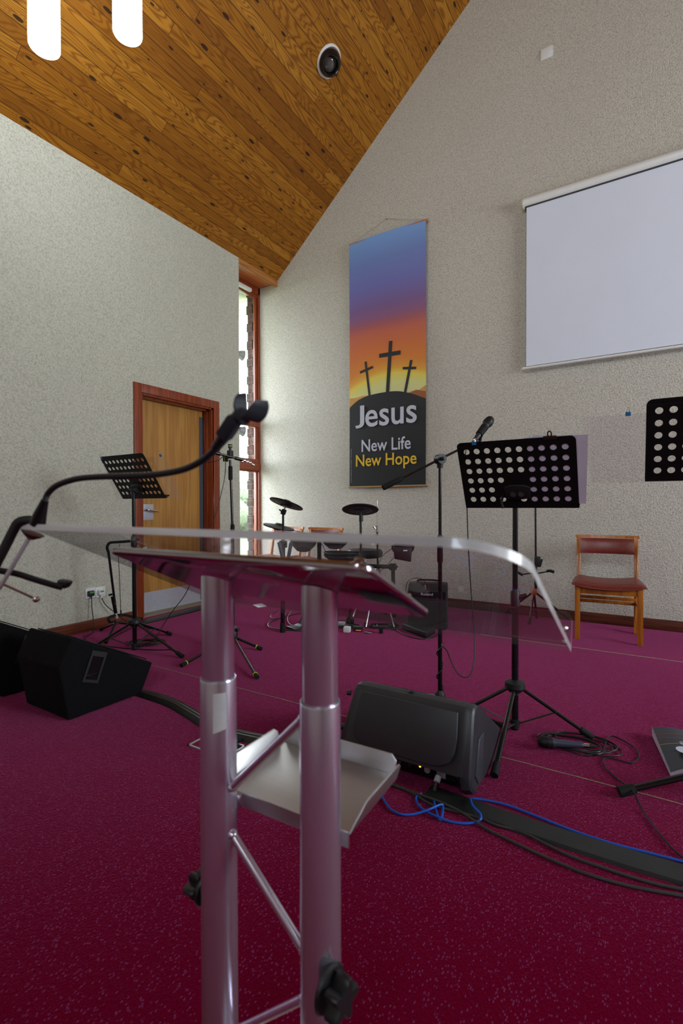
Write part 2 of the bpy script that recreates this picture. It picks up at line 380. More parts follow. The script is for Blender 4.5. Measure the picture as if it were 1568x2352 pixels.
# ---------------------------------------------------------------- mesh builder
class MB:
    def __init__(s): s.bm = bmesh.new(); s.mi = 0; s.M = Matrix.Identity(4)
    def _fin(s, vs, fs):
        for v in vs: v.co = s.M @ v.co
        for f in fs: f.material_index = s.mi
    def box(s, c, size, rot=None, bevel=0.0, seg=2):
        bm = bmesh.new(); bmesh.ops.create_cube(bm, size=1.0)
        for v in bm.verts: v.co = Vector((v.co.x*size[0], v.co.y*size[1], v.co.z*size[2]))
        if bevel: bmesh.ops.bevel(bm, geom=bm.edges[:]+bm.verts[:], offset=bevel, segments=seg, affect='EDGES', profile=0.6)
        Rm = (rot if isinstance(rot, Matrix) else Euler(rot).to_matrix()) if rot is not None else Matrix.Identity(3)
        s._merge(bm, Matrix.Translation(Vector(c)) @ Rm.to_4x4())
        return s
    def _merge(s, bm, T=None):
        T = s.M @ (T if T is not None else Matrix.Identity(4))
        vm = {}
        for v in bm.verts: vm[v] = s.bm.verts.new(T @ v.co)
        for f in bm.faces:
            try:
                g = s.bm.faces.new([vm[v] for v in f.verts]); g.material_index = s.mi
            except ValueError: pass
        bm.free()
    def cyl(s, a, b, r1, r2=None, seg=20, caps=True):
        r2 = r1 if r2 is None else r2
        a = Vector(a); b = Vector(b); d = (b-a); L = d.length
        if L < 1e-7: return s
        q = d.to_track_quat('Z', 'Y').to_matrix()
        r_a = [s.bm.verts.new(s.M @ (a + q @ Vector((r1*math.cos(2*math.pi*k/seg), r1*math.sin(2*math.pi*k/seg), 0)))) for k in range(seg)]
        r_b = [s.bm.verts.new(s.M @ (b + q @ Vector((r2*math.cos(2*math.pi*k/seg), r2*math.sin(2*math.pi*k/seg), 0)))) for k in range(seg)]
        for k in range(seg):
            f = s.bm.faces.new((r_a[k], r_a[(k+1) % seg], r_b[(k+1) % seg], r_b[k])); f.material_index = s.mi
        if caps:
            for ring in (list(reversed(r_a)), r_b):
                f = s.bm.faces.new(ring); f.material_index = s.mi
        return s
    def lathe(s, prof, o, axis=(0, 0, 1), seg=32, closed=False):
        o = Vector(o); q = Vector(axis).normalized().to_track_quat('Z', 'Y').to_matrix(); rings = []
        for r, h in prof:
            if r < 1e-6: rings.append([s.bm.verts.new(s.M @ (o + q @ Vector((0, 0, h))))])
            else: rings.append([s.bm.verts.new(s.M @ (o + q @ Vector((r*math.cos(2*math.pi*k/seg), r*math.sin(2*math.pi*k/seg), h)))) for k in range(seg)])
        pairs = list(zip(rings, rings[1:]))
        if closed: pairs.append((rings[-1], rings[0]))
        for A, B in pairs:
            for k in range(seg):
                k2 = (k+1) % seg
                if len(A) == 1 and len(B) == 1: continue
                if len(A) == 1: vs = (A[0], B[k2], B[k])
                elif len(B) == 1: vs = (A[k], A[k2], B[0])
                else: vs = (A[k], A[k2], B[k2], B[k])
                f = s.bm.faces.new(vs); f.material_index = s.mi
        return s
    def ball(s, c, r, seg=16, squash=(1, 1, 1)):
        bm = bmesh.new(); bmesh.ops.create_uvsphere(bm, u_segments=seg, v_segments=seg//2+2, radius=r)
        s._merge(bm, Matrix.Translation(Vector(c)) @ Matrix.Diagonal((*squash, 1))); return s
    def tube(s, pts, r, seg=8, smooth=6, flat=1.0, closed=False):
        P = [Vector(p) for p in pts]
        if smooth and len(P) > 2:
            Q = []
            n = len(P)
            for i in range(n if closed else n-1):
                p0 = P[(i-1) % n] if (closed or i > 0) else P[0]*2-P[1]; p1 = P[i]; p2 = P[(i+1) % n]
                p3 = P[(i+2) % n] if (closed or i+2 < n) else P[-1]*2-P[-2]
                for k in range(smooth):
                    t = k/smooth
                    Q.append(0.5*((2*p1)+(-p0+p2)*t+(2*p0-5*p1+4*p2-p3)*t*t+(-p0+3*p1-3*p2+p3)*t**3))
            if not closed: Q.append(P[-1])
            P = Q
        rings = []; up = Vector((0, 0, 1)); prev = None
        for i, p in enumerate(P):
            a = P[i-1] if (i > 0 or closed) else p; b = P[(i+1) % len(P)] if (i+1 < len(P) or closed) else p
            d = (b-a)
            d = d.normalized() if d.length > 1e-9 else Vector((1, 0, 0))
            if prev is None:
                x = d.cross(up)
                if x.length < 0.1: x = d.cross(Vector((1, 0, 0)))
            else:
                x = prev - d*prev.dot(d)
                if x.length < 1e-6: x = d.cross(up)
            x.normalize(); prev = x; y = d.cross(x)
            rr = r[min(i*len(r)//len(P), len(r)-1)] if isinstance(r, (list, tuple)) else r
            rings.append([s.bm.verts.new(s.M @ (p + x*rr*math.cos(2*math.pi*k/seg) + y*rr*flat*math.sin(2*math.pi*k/seg))) for k in range(seg)])
        prs = list(zip(rings, rings[1:]))
        if closed: prs.append((rings[-1], rings[0]))
        for A, B in prs:
            for k in range(seg):
                f = s.bm.faces.new((A[k], A[(k+1) % seg], B[(k+1) % seg], B[k])); f.material_index = s.mi
        if not closed:
            for rg in (list(reversed(rings[0])), rings[-1]):
                f = s.bm.faces.new(rg); f.material_index = s.mi
        return s
    def prism(s, poly, ext, bevel=0.0):
        """poly: 3-D points of one flat outline, ext: extrusion vector"""
        bm = bmesh.new(); A = [bm.verts.new(Vector(p)) for p in poly]; f = bm.faces.new(A)
        r = bmesh.ops.extrude_face_region(bm, geom=[f])
        for v in [g for g in r['geom'] if isinstance(g, bmesh.types.BMVert)]: v.co += Vector(ext)
        bmesh.ops.recalc_face_normals(bm, faces=bm.faces[:])
        if bevel: bmesh.ops.bevel(bm, geom=bm.edges[:], offset=bevel, segments=3, affect='EDGES', profile=0.5)
        s._merge(bm); return s
    def quad(s, *pts):
        f = s.bm.faces.new([s.bm.verts.new(s.M @ Vector(p)) for p in pts]); f.material_index = s.mi; return s
    def build(s, name, mats, parent=None, angle=38, smooth=True):
        bmesh.ops.remove_doubles(s.bm, verts=s.bm.verts[:], dist=1e-6)
        bmesh.ops.recalc_face_normals(s.bm, faces=s.bm.faces[:])
        off = Vector(parent_world(parent)) if parent else None
        for f in s.bm.faces: f.smooth = smooth
        for e in s.bm.edges:
            if len(e.link_faces) == 2 and e.calc_face_angle(0) > R(angle): e.smooth = False
        if off is not None and off.length: bmesh.ops.translate(s.bm, verts=s.bm.verts[:], vec=-off)
        me = bpy.data.meshes.new(name); s.bm.to_mesh(me); s.bm.free()
        for m in (mats if isinstance(mats, (list, tuple)) else [mats]): me.materials.append(m)
        o = bpy.data.objects.new(name, me); COL.objects.link(o)
        if parent: o.parent = parent
        return o
def parent_world(p):
    v = Vector((0, 0, 0))
    while p is not None: v += p.location; p = p.parent
    return v
def thing(name, label, cat, loc=(0, 0, 0), group=None):
    o = bpy.data.objects.new(name, None); COL.objects.link(o); o.location = loc; o.empty_display_size = 0.1
    o['label'] = label; o['category'] = cat
    if group: o['group'] = group
    return o
def tag(o, label, cat, group=None):
    o['label'] = label; o['category'] = cat
    if group: o['group'] = group
    return o
def struct(o): o['kind'] = 'structure'; return o
def dup(root, loc, rz, label, group=None):
    r = root.copy(); COL.objects.link(r); r.location = loc; r.rotation_euler = (0, 0, rz); r['label'] = label
    if group: r['group'] = group
    for ch in list(root.children):
        c = ch.copy(); COL.objects.link(c); c.parent = r
        for g in ch.children:
            d = g.copy(); COL.objects.link(d); d.parent = c
    return r
# points read off the photograph, cast on to a real plane of the room
def ray(px, py): return RGT*((px-784)/FPX) - UPV*((py-1176)/FPX) + FWD
def on_floor(px, py, z=0.0): d = ray(px, py); return EYE + d*((z-EYE.z)/d.z)
def on_x(px, py, X): d = ray(px, py); return EYE + d*(X/d.x)
def on_y(px, py, Y): d = ray(px, py); return EYE + d*(Y/d.y)
def at(px, py, depth): return EYE + ray(px, py)*depth
def text_mesh(mb, body, origin, xdir, ydir, width, height, mi, depth=0.0004, font_shear=0.0, space=1.0):
    """lettering laid on a surface: xdir reading direction, ydir up the letters"""
    cu = bpy.data.curves.new('lettering', 'FONT'); cu.body = body; cu.size = 1.0; cu.resolution_u = 4; cu.space_character = space
    cu.offset = 0.012
    ob = bpy.data.objects.new('lettering', cu); COL.objects.link(ob)
    dg = bpy.context.evaluated_depsgraph_get(); me = bpy.data.meshes.new_from_object(ob.evaluated_get(dg))
    bpy.data.objects.remove(ob)
    xs = [v.co.x for v in me.vertices]; ys = [v.co.y for v in me.vertices]
    x0, x1, y0, y1 = min(xs), max(xs), min(ys), max(ys)
    sx = width/(x1-x0); sy = height/(y1-y0)
    xd = Vector(xdir).normalized(); yd = Vector(ydir).normalized(); nd = xd.cross(yd)
    vs = [mb.bm.verts.new(mb.M @ (Vector(origin) + xd*((v.co.x-x0)*sx) + yd*((v.co.y-y0)*sy) + nd*depth)) for v in me.vertices]
    for p in me.polygons:
        try:
            f = mb.bm.faces.new([vs[i] for i in p.vertices]); f.material_index = mi
        except ValueError: pass
    bpy.data.meshes.remove(me)

# ================================================================ the room
mb = MB(); mb.box(((XW+XR)/2, (YF+YB)/2, -0.05), (XR-XW+1.4, YB-YF+0.6, 0.1)); struct(mb.build('floor', m_carpet))
DY0, DY1, DZ = 2.923, 3.828, 2.128          # door opening
WY0 = 4.238                                # the left wall stops here; slot window beyond
mb = MB()
T = 0.25
mb.box((XW-T/2, (YF+DY0)/2, (EAVE)/2), (T, DY0-YF, EAVE))
mb.box((XW-T/2, (DY0+DY1)/2, (DZ+EAVE)/2), (T, DY1-DY0, EAVE-DZ))
mb.box((XW-T/2, (DY1+WY0)/2, EAVE/2), (T, WY0-DY1, EAVE))
struct(mb.build('wall_left', m_wall_left))
mb = MB()
mb.prism([(WX-0.06, YB, 0), (XR, YB, 0), (XR, YB, EAVE), (XRIDGE, YB, ZRIDGE), (XW, YB, EAVE), (XW, YB, EAVE+0.03), (WX-0.06, YB, EAVE+0.03)], (0, 0.25, 0))
struct(mb.build('wall_back', m_wall_back, smooth=False))
# right wall and front wall with unseen windows added to light the room
def wall_with_windows(name, axis, pos, thick, lo, hi, top, wins, z0, z1):
    mb = MB(); edges = []
    cur = lo
    def piece(a, b, za, zb):
        if b-a < 1e-4 or zb-za < 1e-4: return
        if axis == 'x': mb.box((pos, (a+b)/2, (za+zb)/2), (thick, b-a, zb-za))
        else: mb.box(((a+b)/2, pos, (za+zb)/2), (b-a, thick, zb-za))
    for c, w in sorted(wins):
        piece(cur, c-w/2, 0, top); piece(c-w/2, c+w/2, 0, z0); piece(c-w/2, c+w/2, z1, top); cur = c+w/2
    piece(cur, hi, 0, top)
    return mb
mb = wall_with_windows('wall_right', 'x', XR+0.125, 0.25, YF, YB, EAVE, ADDED_RIGHT_WINDOWS, 1.2, 3.4); struct(mb.build('wall_right', m_back_paint))
mb = wall_with_windows('wall_front', 'y', YF-0.125, 0.25, XW-0.25, XR+0.25, EAVE, FRONT_WINDOWS, 0.8, 3.4)
gx0, gx1 = ADDED_GABLE_WINDOW[0]-ADDED_GABLE_WINDOW[1]/2, ADDED_GABLE_WINDOW[0]+ADDED_GABLE_WINDOW[1]/2; zg = lambda x: ZRIDGE-SLOPE*abs(x-XRIDGE)
mb.prism([(XW, YF, EAVE), (gx0, YF, EAVE), (gx0, YF, zg(gx0))] if gx0 <= XRIDGE else [(XW, YF, EAVE), (gx0, YF, EAVE), (gx0, YF, zg(gx0)), (XRIDGE, YF, ZRIDGE)], (0, -0.25, 0)); mb.prism([(XR, YF, EAVE), (gx1, YF, EAVE), (gx1, YF, zg(gx1))], (0, -0.25, 0))
mb.prism([(gx0, YF, EAVE), (gx1, YF, EAVE), (gx1, YF, ADDED_GABLE_WINDOW[2]), (gx0, YF, ADDED_GABLE_WINDOW[2])], (0, -0.25, 0)); mb.prism([(gx0, YF, ADDED_GABLE_WINDOW[3]), (gx1, YF, ADDED_GABLE_WINDOW[3]), (gx1, YF, zg(gx1)), (XRIDGE, YF, ZRIDGE), (gx0, YF, zg(gx0))], (0, -0.25, 0)); struct(mb.build('wall_front', m_back_paint, smooth=False))
def added_window(n, axis, pos, c, w, z0, z1):  # frame and pane for the unseen windows added as light sources
    root = bpy.data.objects.new('window_%d' % n, None); COL.objects.link(root); root['kind'] = 'structure'
    root.location = (pos, c, z0) if axis == 'x' else (c, pos, z0)
    fr = MB(); pn = MB(); t = 0.06
    for a, b, za, zb in ((-w/2, w/2, z0, z0+t), (-w/2, w/2, z1-t, z1), (-w/2, -w/2+t, z0+t, z1-t), (w/2-t, w/2, z0+t, z1-t), (-t/2, t/2, z0+t, z1-t)):
        if axis == 'x': fr.box((pos, c+(a+b)/2, (za+zb)/2), (0.07, b-a, zb-za))
        else: fr.box((c+(a+b)/2, pos, (za+zb)/2), (b-a, 0.07, zb-za))
    if axis == 'x': pn.box((pos, c, (z0+z1)/2), (0.004, w-0.1, z1-z0-0.1))
    else: pn.box((c, pos, (z0+z1)/2), (w-0.1, 0.004, z1-z0-0.1))
    fr.build('window_frame', m_mahog, root); pn.build('pane', m_pane, root)
k = 2
added_window(k, 'y', YF-0.12, ADDED_GABLE_WINDOW[0], ADDED_GABLE_WINDOW[1], ADDED_GABLE_WINDOW[2], ADDED_GABLE_WINDOW[3]); k += 1
for x, w in FRONT_WINDOWS: added_window(k, 'y', YF-0.12, x, w, 0.8, 3.4); k += 1
for y, w in ADDED_RIGHT_WINDOWS: added_window(k, 'x', XR+0.12, y, w, 1.2, 3.4); k += 1

mb = MB()
n = Vector((-SLOPE, 0, 1)).normalized()*0.12
mb.prism([(XW, YF-0.25, EAVE), (XW, YB+0.1, EAVE), (XRIDGE, YB+0.1, ZRIDGE), (XRIDGE, YF-0.25, ZRIDGE)], (n.x, 0, n.z)); struct(mb.build('ceiling', m_boards, smooth=False))
mb = MB(); n = Vector((SLOPE, 0, 1)).normalized()*0.12
mb.prism([(XR, YF-0.25, EAVE), (XR, YB+0.1, EAVE), (XRIDGE, YB+0.1, ZRIDGE), (XRIDGE, YF-0.25, ZRIDGE)], (n.x, 0, n.z)); struct(mb.build('ceiling', m_boards, smooth=False))
# fascia and soffit over the slot window
mb = MB(); mb.box((XW-0.012, (WY0+YB)/2, EAVE-0.035), (0.03, YB-WY0, 0.075)); struct(mb.build('trim_1', m_fascia))
mb = MB(); mb.box(((XW+WX)/2-0.04, (WY0+YB)/2-0.1, EAVE-0.015), (XW-WX+0.06, YB-WY0+0.2, 0.03)); struct(mb.build('trim_2', m_soffit))
# skirtings
SK = 0.092
mb = MB(); mb.box((XW+0.012, (YF+2.836)/2, SK/2), (0.024, 2.836-YF, SK), bevel=0.004); mb.box((XW+0.012, (3.902+WY0)/2, SK/2), (0.024, WY0-3.902, SK), bevel=0.004); struct(mb.build('baseboard_left', m_skirt))
mb = MB(); mb.box(((WX+XR)/2, YB-0.009, SK/2), (XR-WX, 0.018, SK), bevel=0.003); struct(mb.build('baseboard_back', m_skirt_x))
# frayed carpet joints
def seam(n, y, x0, x1, w):
    mb = MB(); pts = []
    for i in range(61):
        x = x0+(x1-x0)*i/60; pts.append((x, y+random.uniform(-1, 1)*0.0022, 0.0015))
    mb.tube(pts, w, 5, 1); return struct(mb.build('trim_%d' % n, m_seam))
seam(3, 2.096, -2.85, 1.2, 0.0020); seam(4, 4.001, -1.15, 1.2, 0.0030)

# ---------------------------------------------------------------- door
door = bpy.data.objects.new('door_1', None); COL.objects.link(door); door['kind'] = 'structure'; door.location = (XW-0.13, (DY0+DY1)/2, 0)
mb = MB()
fw = 0.078
for y0, y1, z0, z1 in ((DY0-fw, DY0+0.006, 0, DZ+fw), (DY1-0.006, DY1+fw, 0, DZ+fw), (DY0+0.006, DY1-0.006, DZ-0.006, DZ+fw)):
    mb.box((XW+0.006, (y0+y1)/2, (z0+z1)/2), (0.022, y1-y0, z1-z0), bevel=0.003)
mb.build('architrave', m_mahog, door)
mb = MB()
for y0, y1, z0, z1 in ((DY0, DY0+0.022, 0, DZ), (DY1-0.022, DY1, 0, DZ), (DY0, DY1, DZ-0.022, DZ)):
    mb.box((XW-0.10, (y0+y1)/2, (z0+z1)/2), (0.20, y1-y0, z1-z0))
for y0, y1, z0, z1 in ((DY0+0.022, DY0+0.036, 0, DZ-0.022), (DY1-0.036, DY1-0.022, 0, DZ-0.022), (DY0+0.02, DY1-0.02, DZ-0.036, DZ-0.022)):
    mb.box((XW-0.085, (y0+y1)/2, (z0+z1)/2), (0.05, y1-y0, z1-z0))
mb.build('jamb_lining', m_mahog, door)
XD = XW-0.13
mb = MB(); mb.box((XD-0.02, (DY0+DY1)/2, 1.058), (0.04, DY1-DY0-0.045, 2.096)); leaf = mb.build('door_leaf', m_door, door)
mb = MB(); mb.box((XD+0.001, (DY0+DY1)/2, 0.115), (0.003, DY1-DY0-0.07, 0.20)); mb.build('kick_plate', m_doorplate, leaf)
mb = MB(); mb.box((XD+0.003, 3.785, 1.03), (0.006, 0.075, 2.0)); mb.box((XD+0.012, 3.820, 1.03), (0.02, 0.012, 2.0)); mb.build('finger_guard', plain('grey_finger_guard', (92, 98, 110), 0.35, 0.4), leaf)
mb = MB(); mb.box((XD+0.002, 3.09, 1.0), (0.004, 0.125, 0.155), bevel=0.001)
for dy, dz in ((-0.052, 0.066), (0.052, 0.066), (-0.052, -0.066), (0.052, -0.066)): mb.cyl((XD+0.003, 3.09+dy, 1.0+dz), (XD+0.0055, 3.09+dy, 1.0+dz), 0.004, seg=10)
mb.build('handle_plate', m_doorplate, leaf)
mb = MB(); mb.tube([(XD+0.004, 3.05, 1.02), (XD+0.04, 3.05, 1.022), (XD+0.052, 3.075, 1.02), (XD+0.055, 3.17, 1.005)], 0.009, 12, 6); mb.build('lever_handle', m_chrome, leaf)
mb = MB(); mb.box((XD+0.03, (DY0+DY1)/2, 0.008), (0.16, DY1-DY0-0.05, 0.016)); mb.build('threshold', plain('threshold_bar', (150, 136, 108), 0.5, 0.3), door)
mb = MB(); mb.prism([on_floor(326, 1436, 0), on_floor(326, 1427, 0), on_floor(462, 1393, 0), on_floor(462, 1402, 0)], (0, 0, 0.012), 0.003)
tag(mb.build('cable_cover', m_cover), 'thin flat black rubber cable strip along the door threshold', 'cable cover')

# ---------------------------------------------------------------- slot window (window_1)
win = bpy.data.objects.new('window_1', None); COL.objects.link(win); win['kind'] = 'structure'; win.location = (WX, 4.5, 0)
WYA, WYB, WZB, WZT = 4.02, YB, 0.04, EAVE-0.03
fd = 0.09
mb = MB()
mb.box((WX, WYB-0.016, (WZB+WZT)/2), (fd, 0.032, WZT-WZB), bevel=0.002)
mb.box((WX, WYA+0.025, (WZB+WZT)/2), (fd, 0.05, WZT-WZB), bevel=0.002)
mb.box((WX, (WYA+WYB)/2, WZT-0.045), (fd, WYB-WYA, 0.09), bevel=0.002)
mb.box((WX, (WYA+WYB)/2, WZB+0.03), (fd, WYB-WYA, 0.06), bevel=0.002)
mb.box((WX, (WYA+WYB)/2, 1.565), (fd+0.02, WYB-WYA, 0.085), bevel=0.004)
mb.build('window_frame', m_mahog, win)
def sash(z0, z1, b, x):
    mb = MB(); y0, y1 = WYA+0.05, WYB-0.032
    mb.box((x, y1-b/2, (z0+z1)/2), (0.03, b, z1-z0), bevel=0.003); mb.box((x, y0+b/2, (z0+z1)/2), (0.05, b, z1-z0), bevel=0.003)
    mb.box((x, (y0+y1)/2, z1-b/2), (0.05, y1-y0, b), bevel=0.003); mb.box((x, (y0+y1)/2, z0+b/2), (0.05, y1-y0, b), bevel=0.003)
    s_ = mb.build('sash', m_mahog, win)
    mb = MB(); mb.box((WX-0.030, (y0+y1)/2, (z0+z1)/2), (0.004, y1-y0-b*1.6, z1-z0-b*1.6)); mb.build('pane', m_pane, s_)
sash(2.15, WZT-0.09, 0.045, WX+0.01); sash(1.61, 2.14, 0.055, WX+0.02); sash(0.10, 1.52, 0.02, WX)
mb = MB(); mb.box((WX+0.07, 4.62, WZT-0.10), (0.05, 0.24, 0.045), bevel=0.015); mb.build('window_closer', m_white, win)
# reveal walls outside of the slot
mb = MB(); mb.box(((XW+WX)/2-0.16, WY0-0.14, EAVE/2), (0.62, 0.15, EAVE)); struct(mb.build('wall_left_return', m_wall_left))
# outside
mb = MB(); mb.box((WX-20, 6, -0.4), (42, 60, 0.5)); struct(mb.build('ground_lawn', m_grass))
mb = MB()
for i in range(34):
    z = 0.075*i*1.55
    mb.box((WX-0.115-(0.018 if i % 2 else 0.0), YB+0.10, z+0.058), (0.10, 0.22, 0.113))
struct(mb.build('wall_outside_pier', m_brick))
m_ext = plain('painted_soffit_board', (176, 178, 160), 0.6, 0.0, 0.03)
mb = MB()
for i in range(12): mb.box((WX-0.70, 3.2+0.2*i, EAVE-0.03), (1.25, 0.192, 0.03))
mb.box((WX-1.34, 4.3, EAVE-0.10), (0.03, 2.6, 0.22)); struct(mb.build('trim_5', m_ext))
hedge = MB()
for i in range(260):
    hedge.ball((WX-13+random.uniform(-1.2, 1.2), random.uniform(4, 26), random.uniform(0.0, 1.9)), random.uniform(0.4, 0.8), 6)
tag(hedge.build('hedge', m_hedge), 'pale green hedge seen outdoors through the lower slot window', 'hedge')
# lamps on the end of the left wall
def wall_spot(z, label):
    t = thing('wall_spotlight', label, 'spotlight', (XW-0.14, WY0+0.002, z), 'spotlights by the slot window')
    mb = MB(); mb.cyl((XW-0.14, WY0-0.02, z), (XW-0.14, WY0+0.03, z), 0.035); mb.build('wall_mount', m_screen_case, t)
    mb = MB(); a = Vector((XW-0.10, WY0+0.045, z)); d = Vector((0.30, 0.9, -0.12)).normalized()
    mb.lathe([(0.0, 0), (0.022, 0), (0.024, 0.035), (0.034, 0.05), (0.062, 0.125), (0.064, 0.13), (0.058, 0.13), (0.03, 0.06), (0, 0.055)], a-d*0.03, d, 28)
    mb.build('lamp_head', plain('pale_grey_lamp', (176, 180, 184), 0.35, 0.3), t)
    mb = MB(); mb.ball(a+d*0.055, 0.032, 14); mb.build('bulb', m_lens, t)
wall_spot(2.86, 'upper of two pale cone spotlights against the tall slot window')
wall_spot(1.96, 'lower of two pale cone spotlights, beside the second window light')

# ---------------------------------------------------------------- ceiling lamps
def pendant(p, r, label):
    t = thing('pendant_light', label, 'pendant light', (p.x, p.y, p.z), 'lit tube pendants')
    mb = MB(); mb.lathe([(r*0.96, 0.0), (r, 0.006), (r, 1.25), (r*0.9, 1.25)], p, (0, 0, 1), 40); mb.build('glass_shade', m_glow, t)
    mb = MB(); mb.lathe([(0, 0.003), (r*0.9, 0.003), (r*0.97, 0.0)], p, (0, 0, 1), 40); mb.build('diffuser', m_glow_end, t)
    mb = MB(); top = p.z+1.25; zc = EAVE+SLOPE*(p.x-XW)
    mb.lathe([(0, 0), (r*1.02, 0), (r*1.02, 0.05), (0.012, 0.075), (0.012, 0.1)], (p.x, p.y, top), (0, 0, 1), 32); mb.cyl((p.x, p.y, top+0.08), (p.x, p.y, zc-0.01), 0.004, seg=8); mb.build('cap_and_cord', m_white, t)
pendant(at(102, 110, 2.6), 0.075, 'lit white tube pendant nearest the left edge of the photo')
pendant(at(293, 80, 2.6), 0.0725, 'lit white tube pendant to the right of the other one')
# recessed eyeball spotlight
sd = ray(755, 141); tt = (EAVE + SLOPE*(4.02) - 1.06)/(sd.z - SLOPE*sd.x); SP = EYE + sd*tt
nrm = Vector((SLOPE, 0, -1)).normalized()
t = thing('recessed_spotlight', 'black eyeball spotlight with a white ring in the timber ceiling', 'spotlight', SP)
mb = MB(); mb.lathe([(0.105, -0.004), (0.13, 0.0), (0.128, 0.012), (0.112, 0.016), (0.104, 0.004)], SP, nrm, 40, closed=True); mb.build('trim_ring', m_screen_case, t)
ax = Vector((0.15, -0.62, -0.75)).normalized()
mb = MB(); c0 = SP + nrm*0.0
mb.lathe([(0.095, -0.06), (0.108, -0.02), (0.110, 0.02), (0.104, 0.06), (0.088, 0.10), (0.078, 0.112), (0.072, 0.108), (0.070, 0.02), (0.0, 0.0)], c0, (nrm+ax*1.1).normalized(), 40); eb = mb.build('eyeball', m_blackgloss, t)
mb = MB(); dd = (nrm+ax*1.1).normalized(); mb.lathe([(0.068, 0.045), (0.05, 0.06), (0.02, 0.068), (0.0, 0.07)], c0, dd, 24); mb.build('lamp_bulb', m_lens, eb)

# wall blank plate, sockets
mb = MB(); mb.box((-0.805, YB-0.004, 5.26), (0.105, 0.009, 0.098), bevel=0.002); tag(mb.build('blank_wall_plate', m_white), 'small square white plate high on the back wall above the screen', 'wall plate')
def socket(y, z, plugcol, label, capm):
    t = thing('wall_socket', label, 'socket', (XW, y, z), 'sockets above the left skirting')
    mb = MB(); mb.box((XW+0.006, y, z), (0.012, 0.088, 0.088), bevel=0.003); mb.build('face_plate', m_white, t)
    mb = MB(); mb.box((XW+0.0135, y+0.028, z+0.025), (0.004, 0.014, 0.02), bevel=0.001); mb.build('switch', m_white, t)
    p = thing('mains_plug', label.replace('wall socket', 'mains plug').replace('with', 'in the socket with'), 'plug', (XW+0.013, y-0.008, z))
    mb = MB(); mb.box((XW+0.028, y-0.006, z-0.002), (0.03, 0.05, 0.046), bevel=0.008); mb.cyl((XW+0.03, y-0.006, z-0.02), (XW+0.035, y-0.006, z-0.05), 0.007, 0.005); mb.build('plug_body', capm, p)
    mb = MB(); mb.box((XW+0.0440, y-0.006, z+0.008), (0.001, 0.034, 0.012)); mb.build('plug_label', m_plug_green, p)
    p['label'] = ('black' if capm is m_plastic else 'white') + ' mains plug with a green label in the ' + ('left' if capm is m_plastic else 'right') + ' wall socket'
socket(2.415, 0.322, None, 'left white wall socket above the skirting, holding the black plug', m_plastic)
socket(2.505, 0.318, None, 'right white wall socket above the skirting, holding the white plug', m_white)

# ---------------------------------------------------------------- roller screen
t = thing('projection_screen', 'white pull-down projection screen with a white case on the back wall', 'projection screen', (0.6, YB-0.05, 2.35))
SX0, SX1 = -0.985, 2.35
mb = MB(); mb.cyl((SX0, YB-0.052, 3.905), (SX1, YB-0.052, 3.905), 0.044, seg=28); mb.box(((SX0+SX1)/2, YB-0.03, 3.905), (SX1-SX0, 0.05, 0.086), bevel=0.006); mb.build('screen_case', m_screen_case, t)
for x in (SX0-0.008, SX1+0.008):
    mb = MB(); mb.cyl((x-0.008, YB-0.052, 3.900), (x+0.008, YB-0.052, 3.900), 0.050, seg=28); mb.box((x, YB-0.03, 3.900), (0.016, 0.055, 0.1), bevel=0.003); mb.build('end_cap', m_cream_cap, t)
mb = MB(); mb.box(((SX0+SX1)/2, YB-0.062, 3.862), (SX1-SX0-0.01, 0.02, 0.012)); mb.build('case_slot', m_dark_slot, t)
mb = MB(); mb.box(((SX0+SX1)/2, YB-0.060, 3.12), (SX1-SX0-0.03, 0.0012, 1.50)); mb.build('screen_fabric', m_screen, t)
mb = MB(); mb.cyl((SX0-0.005, YB-0.062, 2.352), (SX1, YB-0.062, 2.352), 0.0125, seg=16); mb.build('bottom_bar', m_screen_case, t)
mb = MB(); mb.ball((SX0-0.012, YB-0.062, 2.352), 0.015, 12); mb.build('bar_end', m_cream_cap, t)

# ---------------------------------------------------------------- banner
YBN = YB-0.045
t = thing('wall_banner', 'tall hanging banner with three crosses at sunset and white and yellow words', 'banner', (-2.455, YBN, BZ0))
mb = MB(); YP = YBN
xs = [BX0+(BX1-BX0)*i/12 for i in range(13)]; zs = [BZ0+(BZ1-BZ0)*j/24 for j in range(25)]
def bow(x, z):                       # hangs with a slight curve of the cloth
    u = (x-BX0)/(BX1-BX0)
    return YP + 0.010*math.sin(math.pi*(z-BZ0)/(BZ1-BZ0)) - 0.004*math.sin(u*math.pi)
grid = [[mb.bm.verts.new((x, bow(x, z), z)) for x in xs] for z in zs]
for j in range(24):
    for i in range(12): f = mb.bm.faces.new((grid[j][i], grid[j][i+1], grid[j+1][i+1], grid[j+1][i])); f.material_index = 0
def flat_poly(pts, mi, d):
    c = [Vector((x, bow(x, z)-d, z)) for x, z in pts]
    f = mb.bm.faces.new([mb.bm.verts.new(p) for p in c]); f.material_index = mi
    for v in f.verts: pass
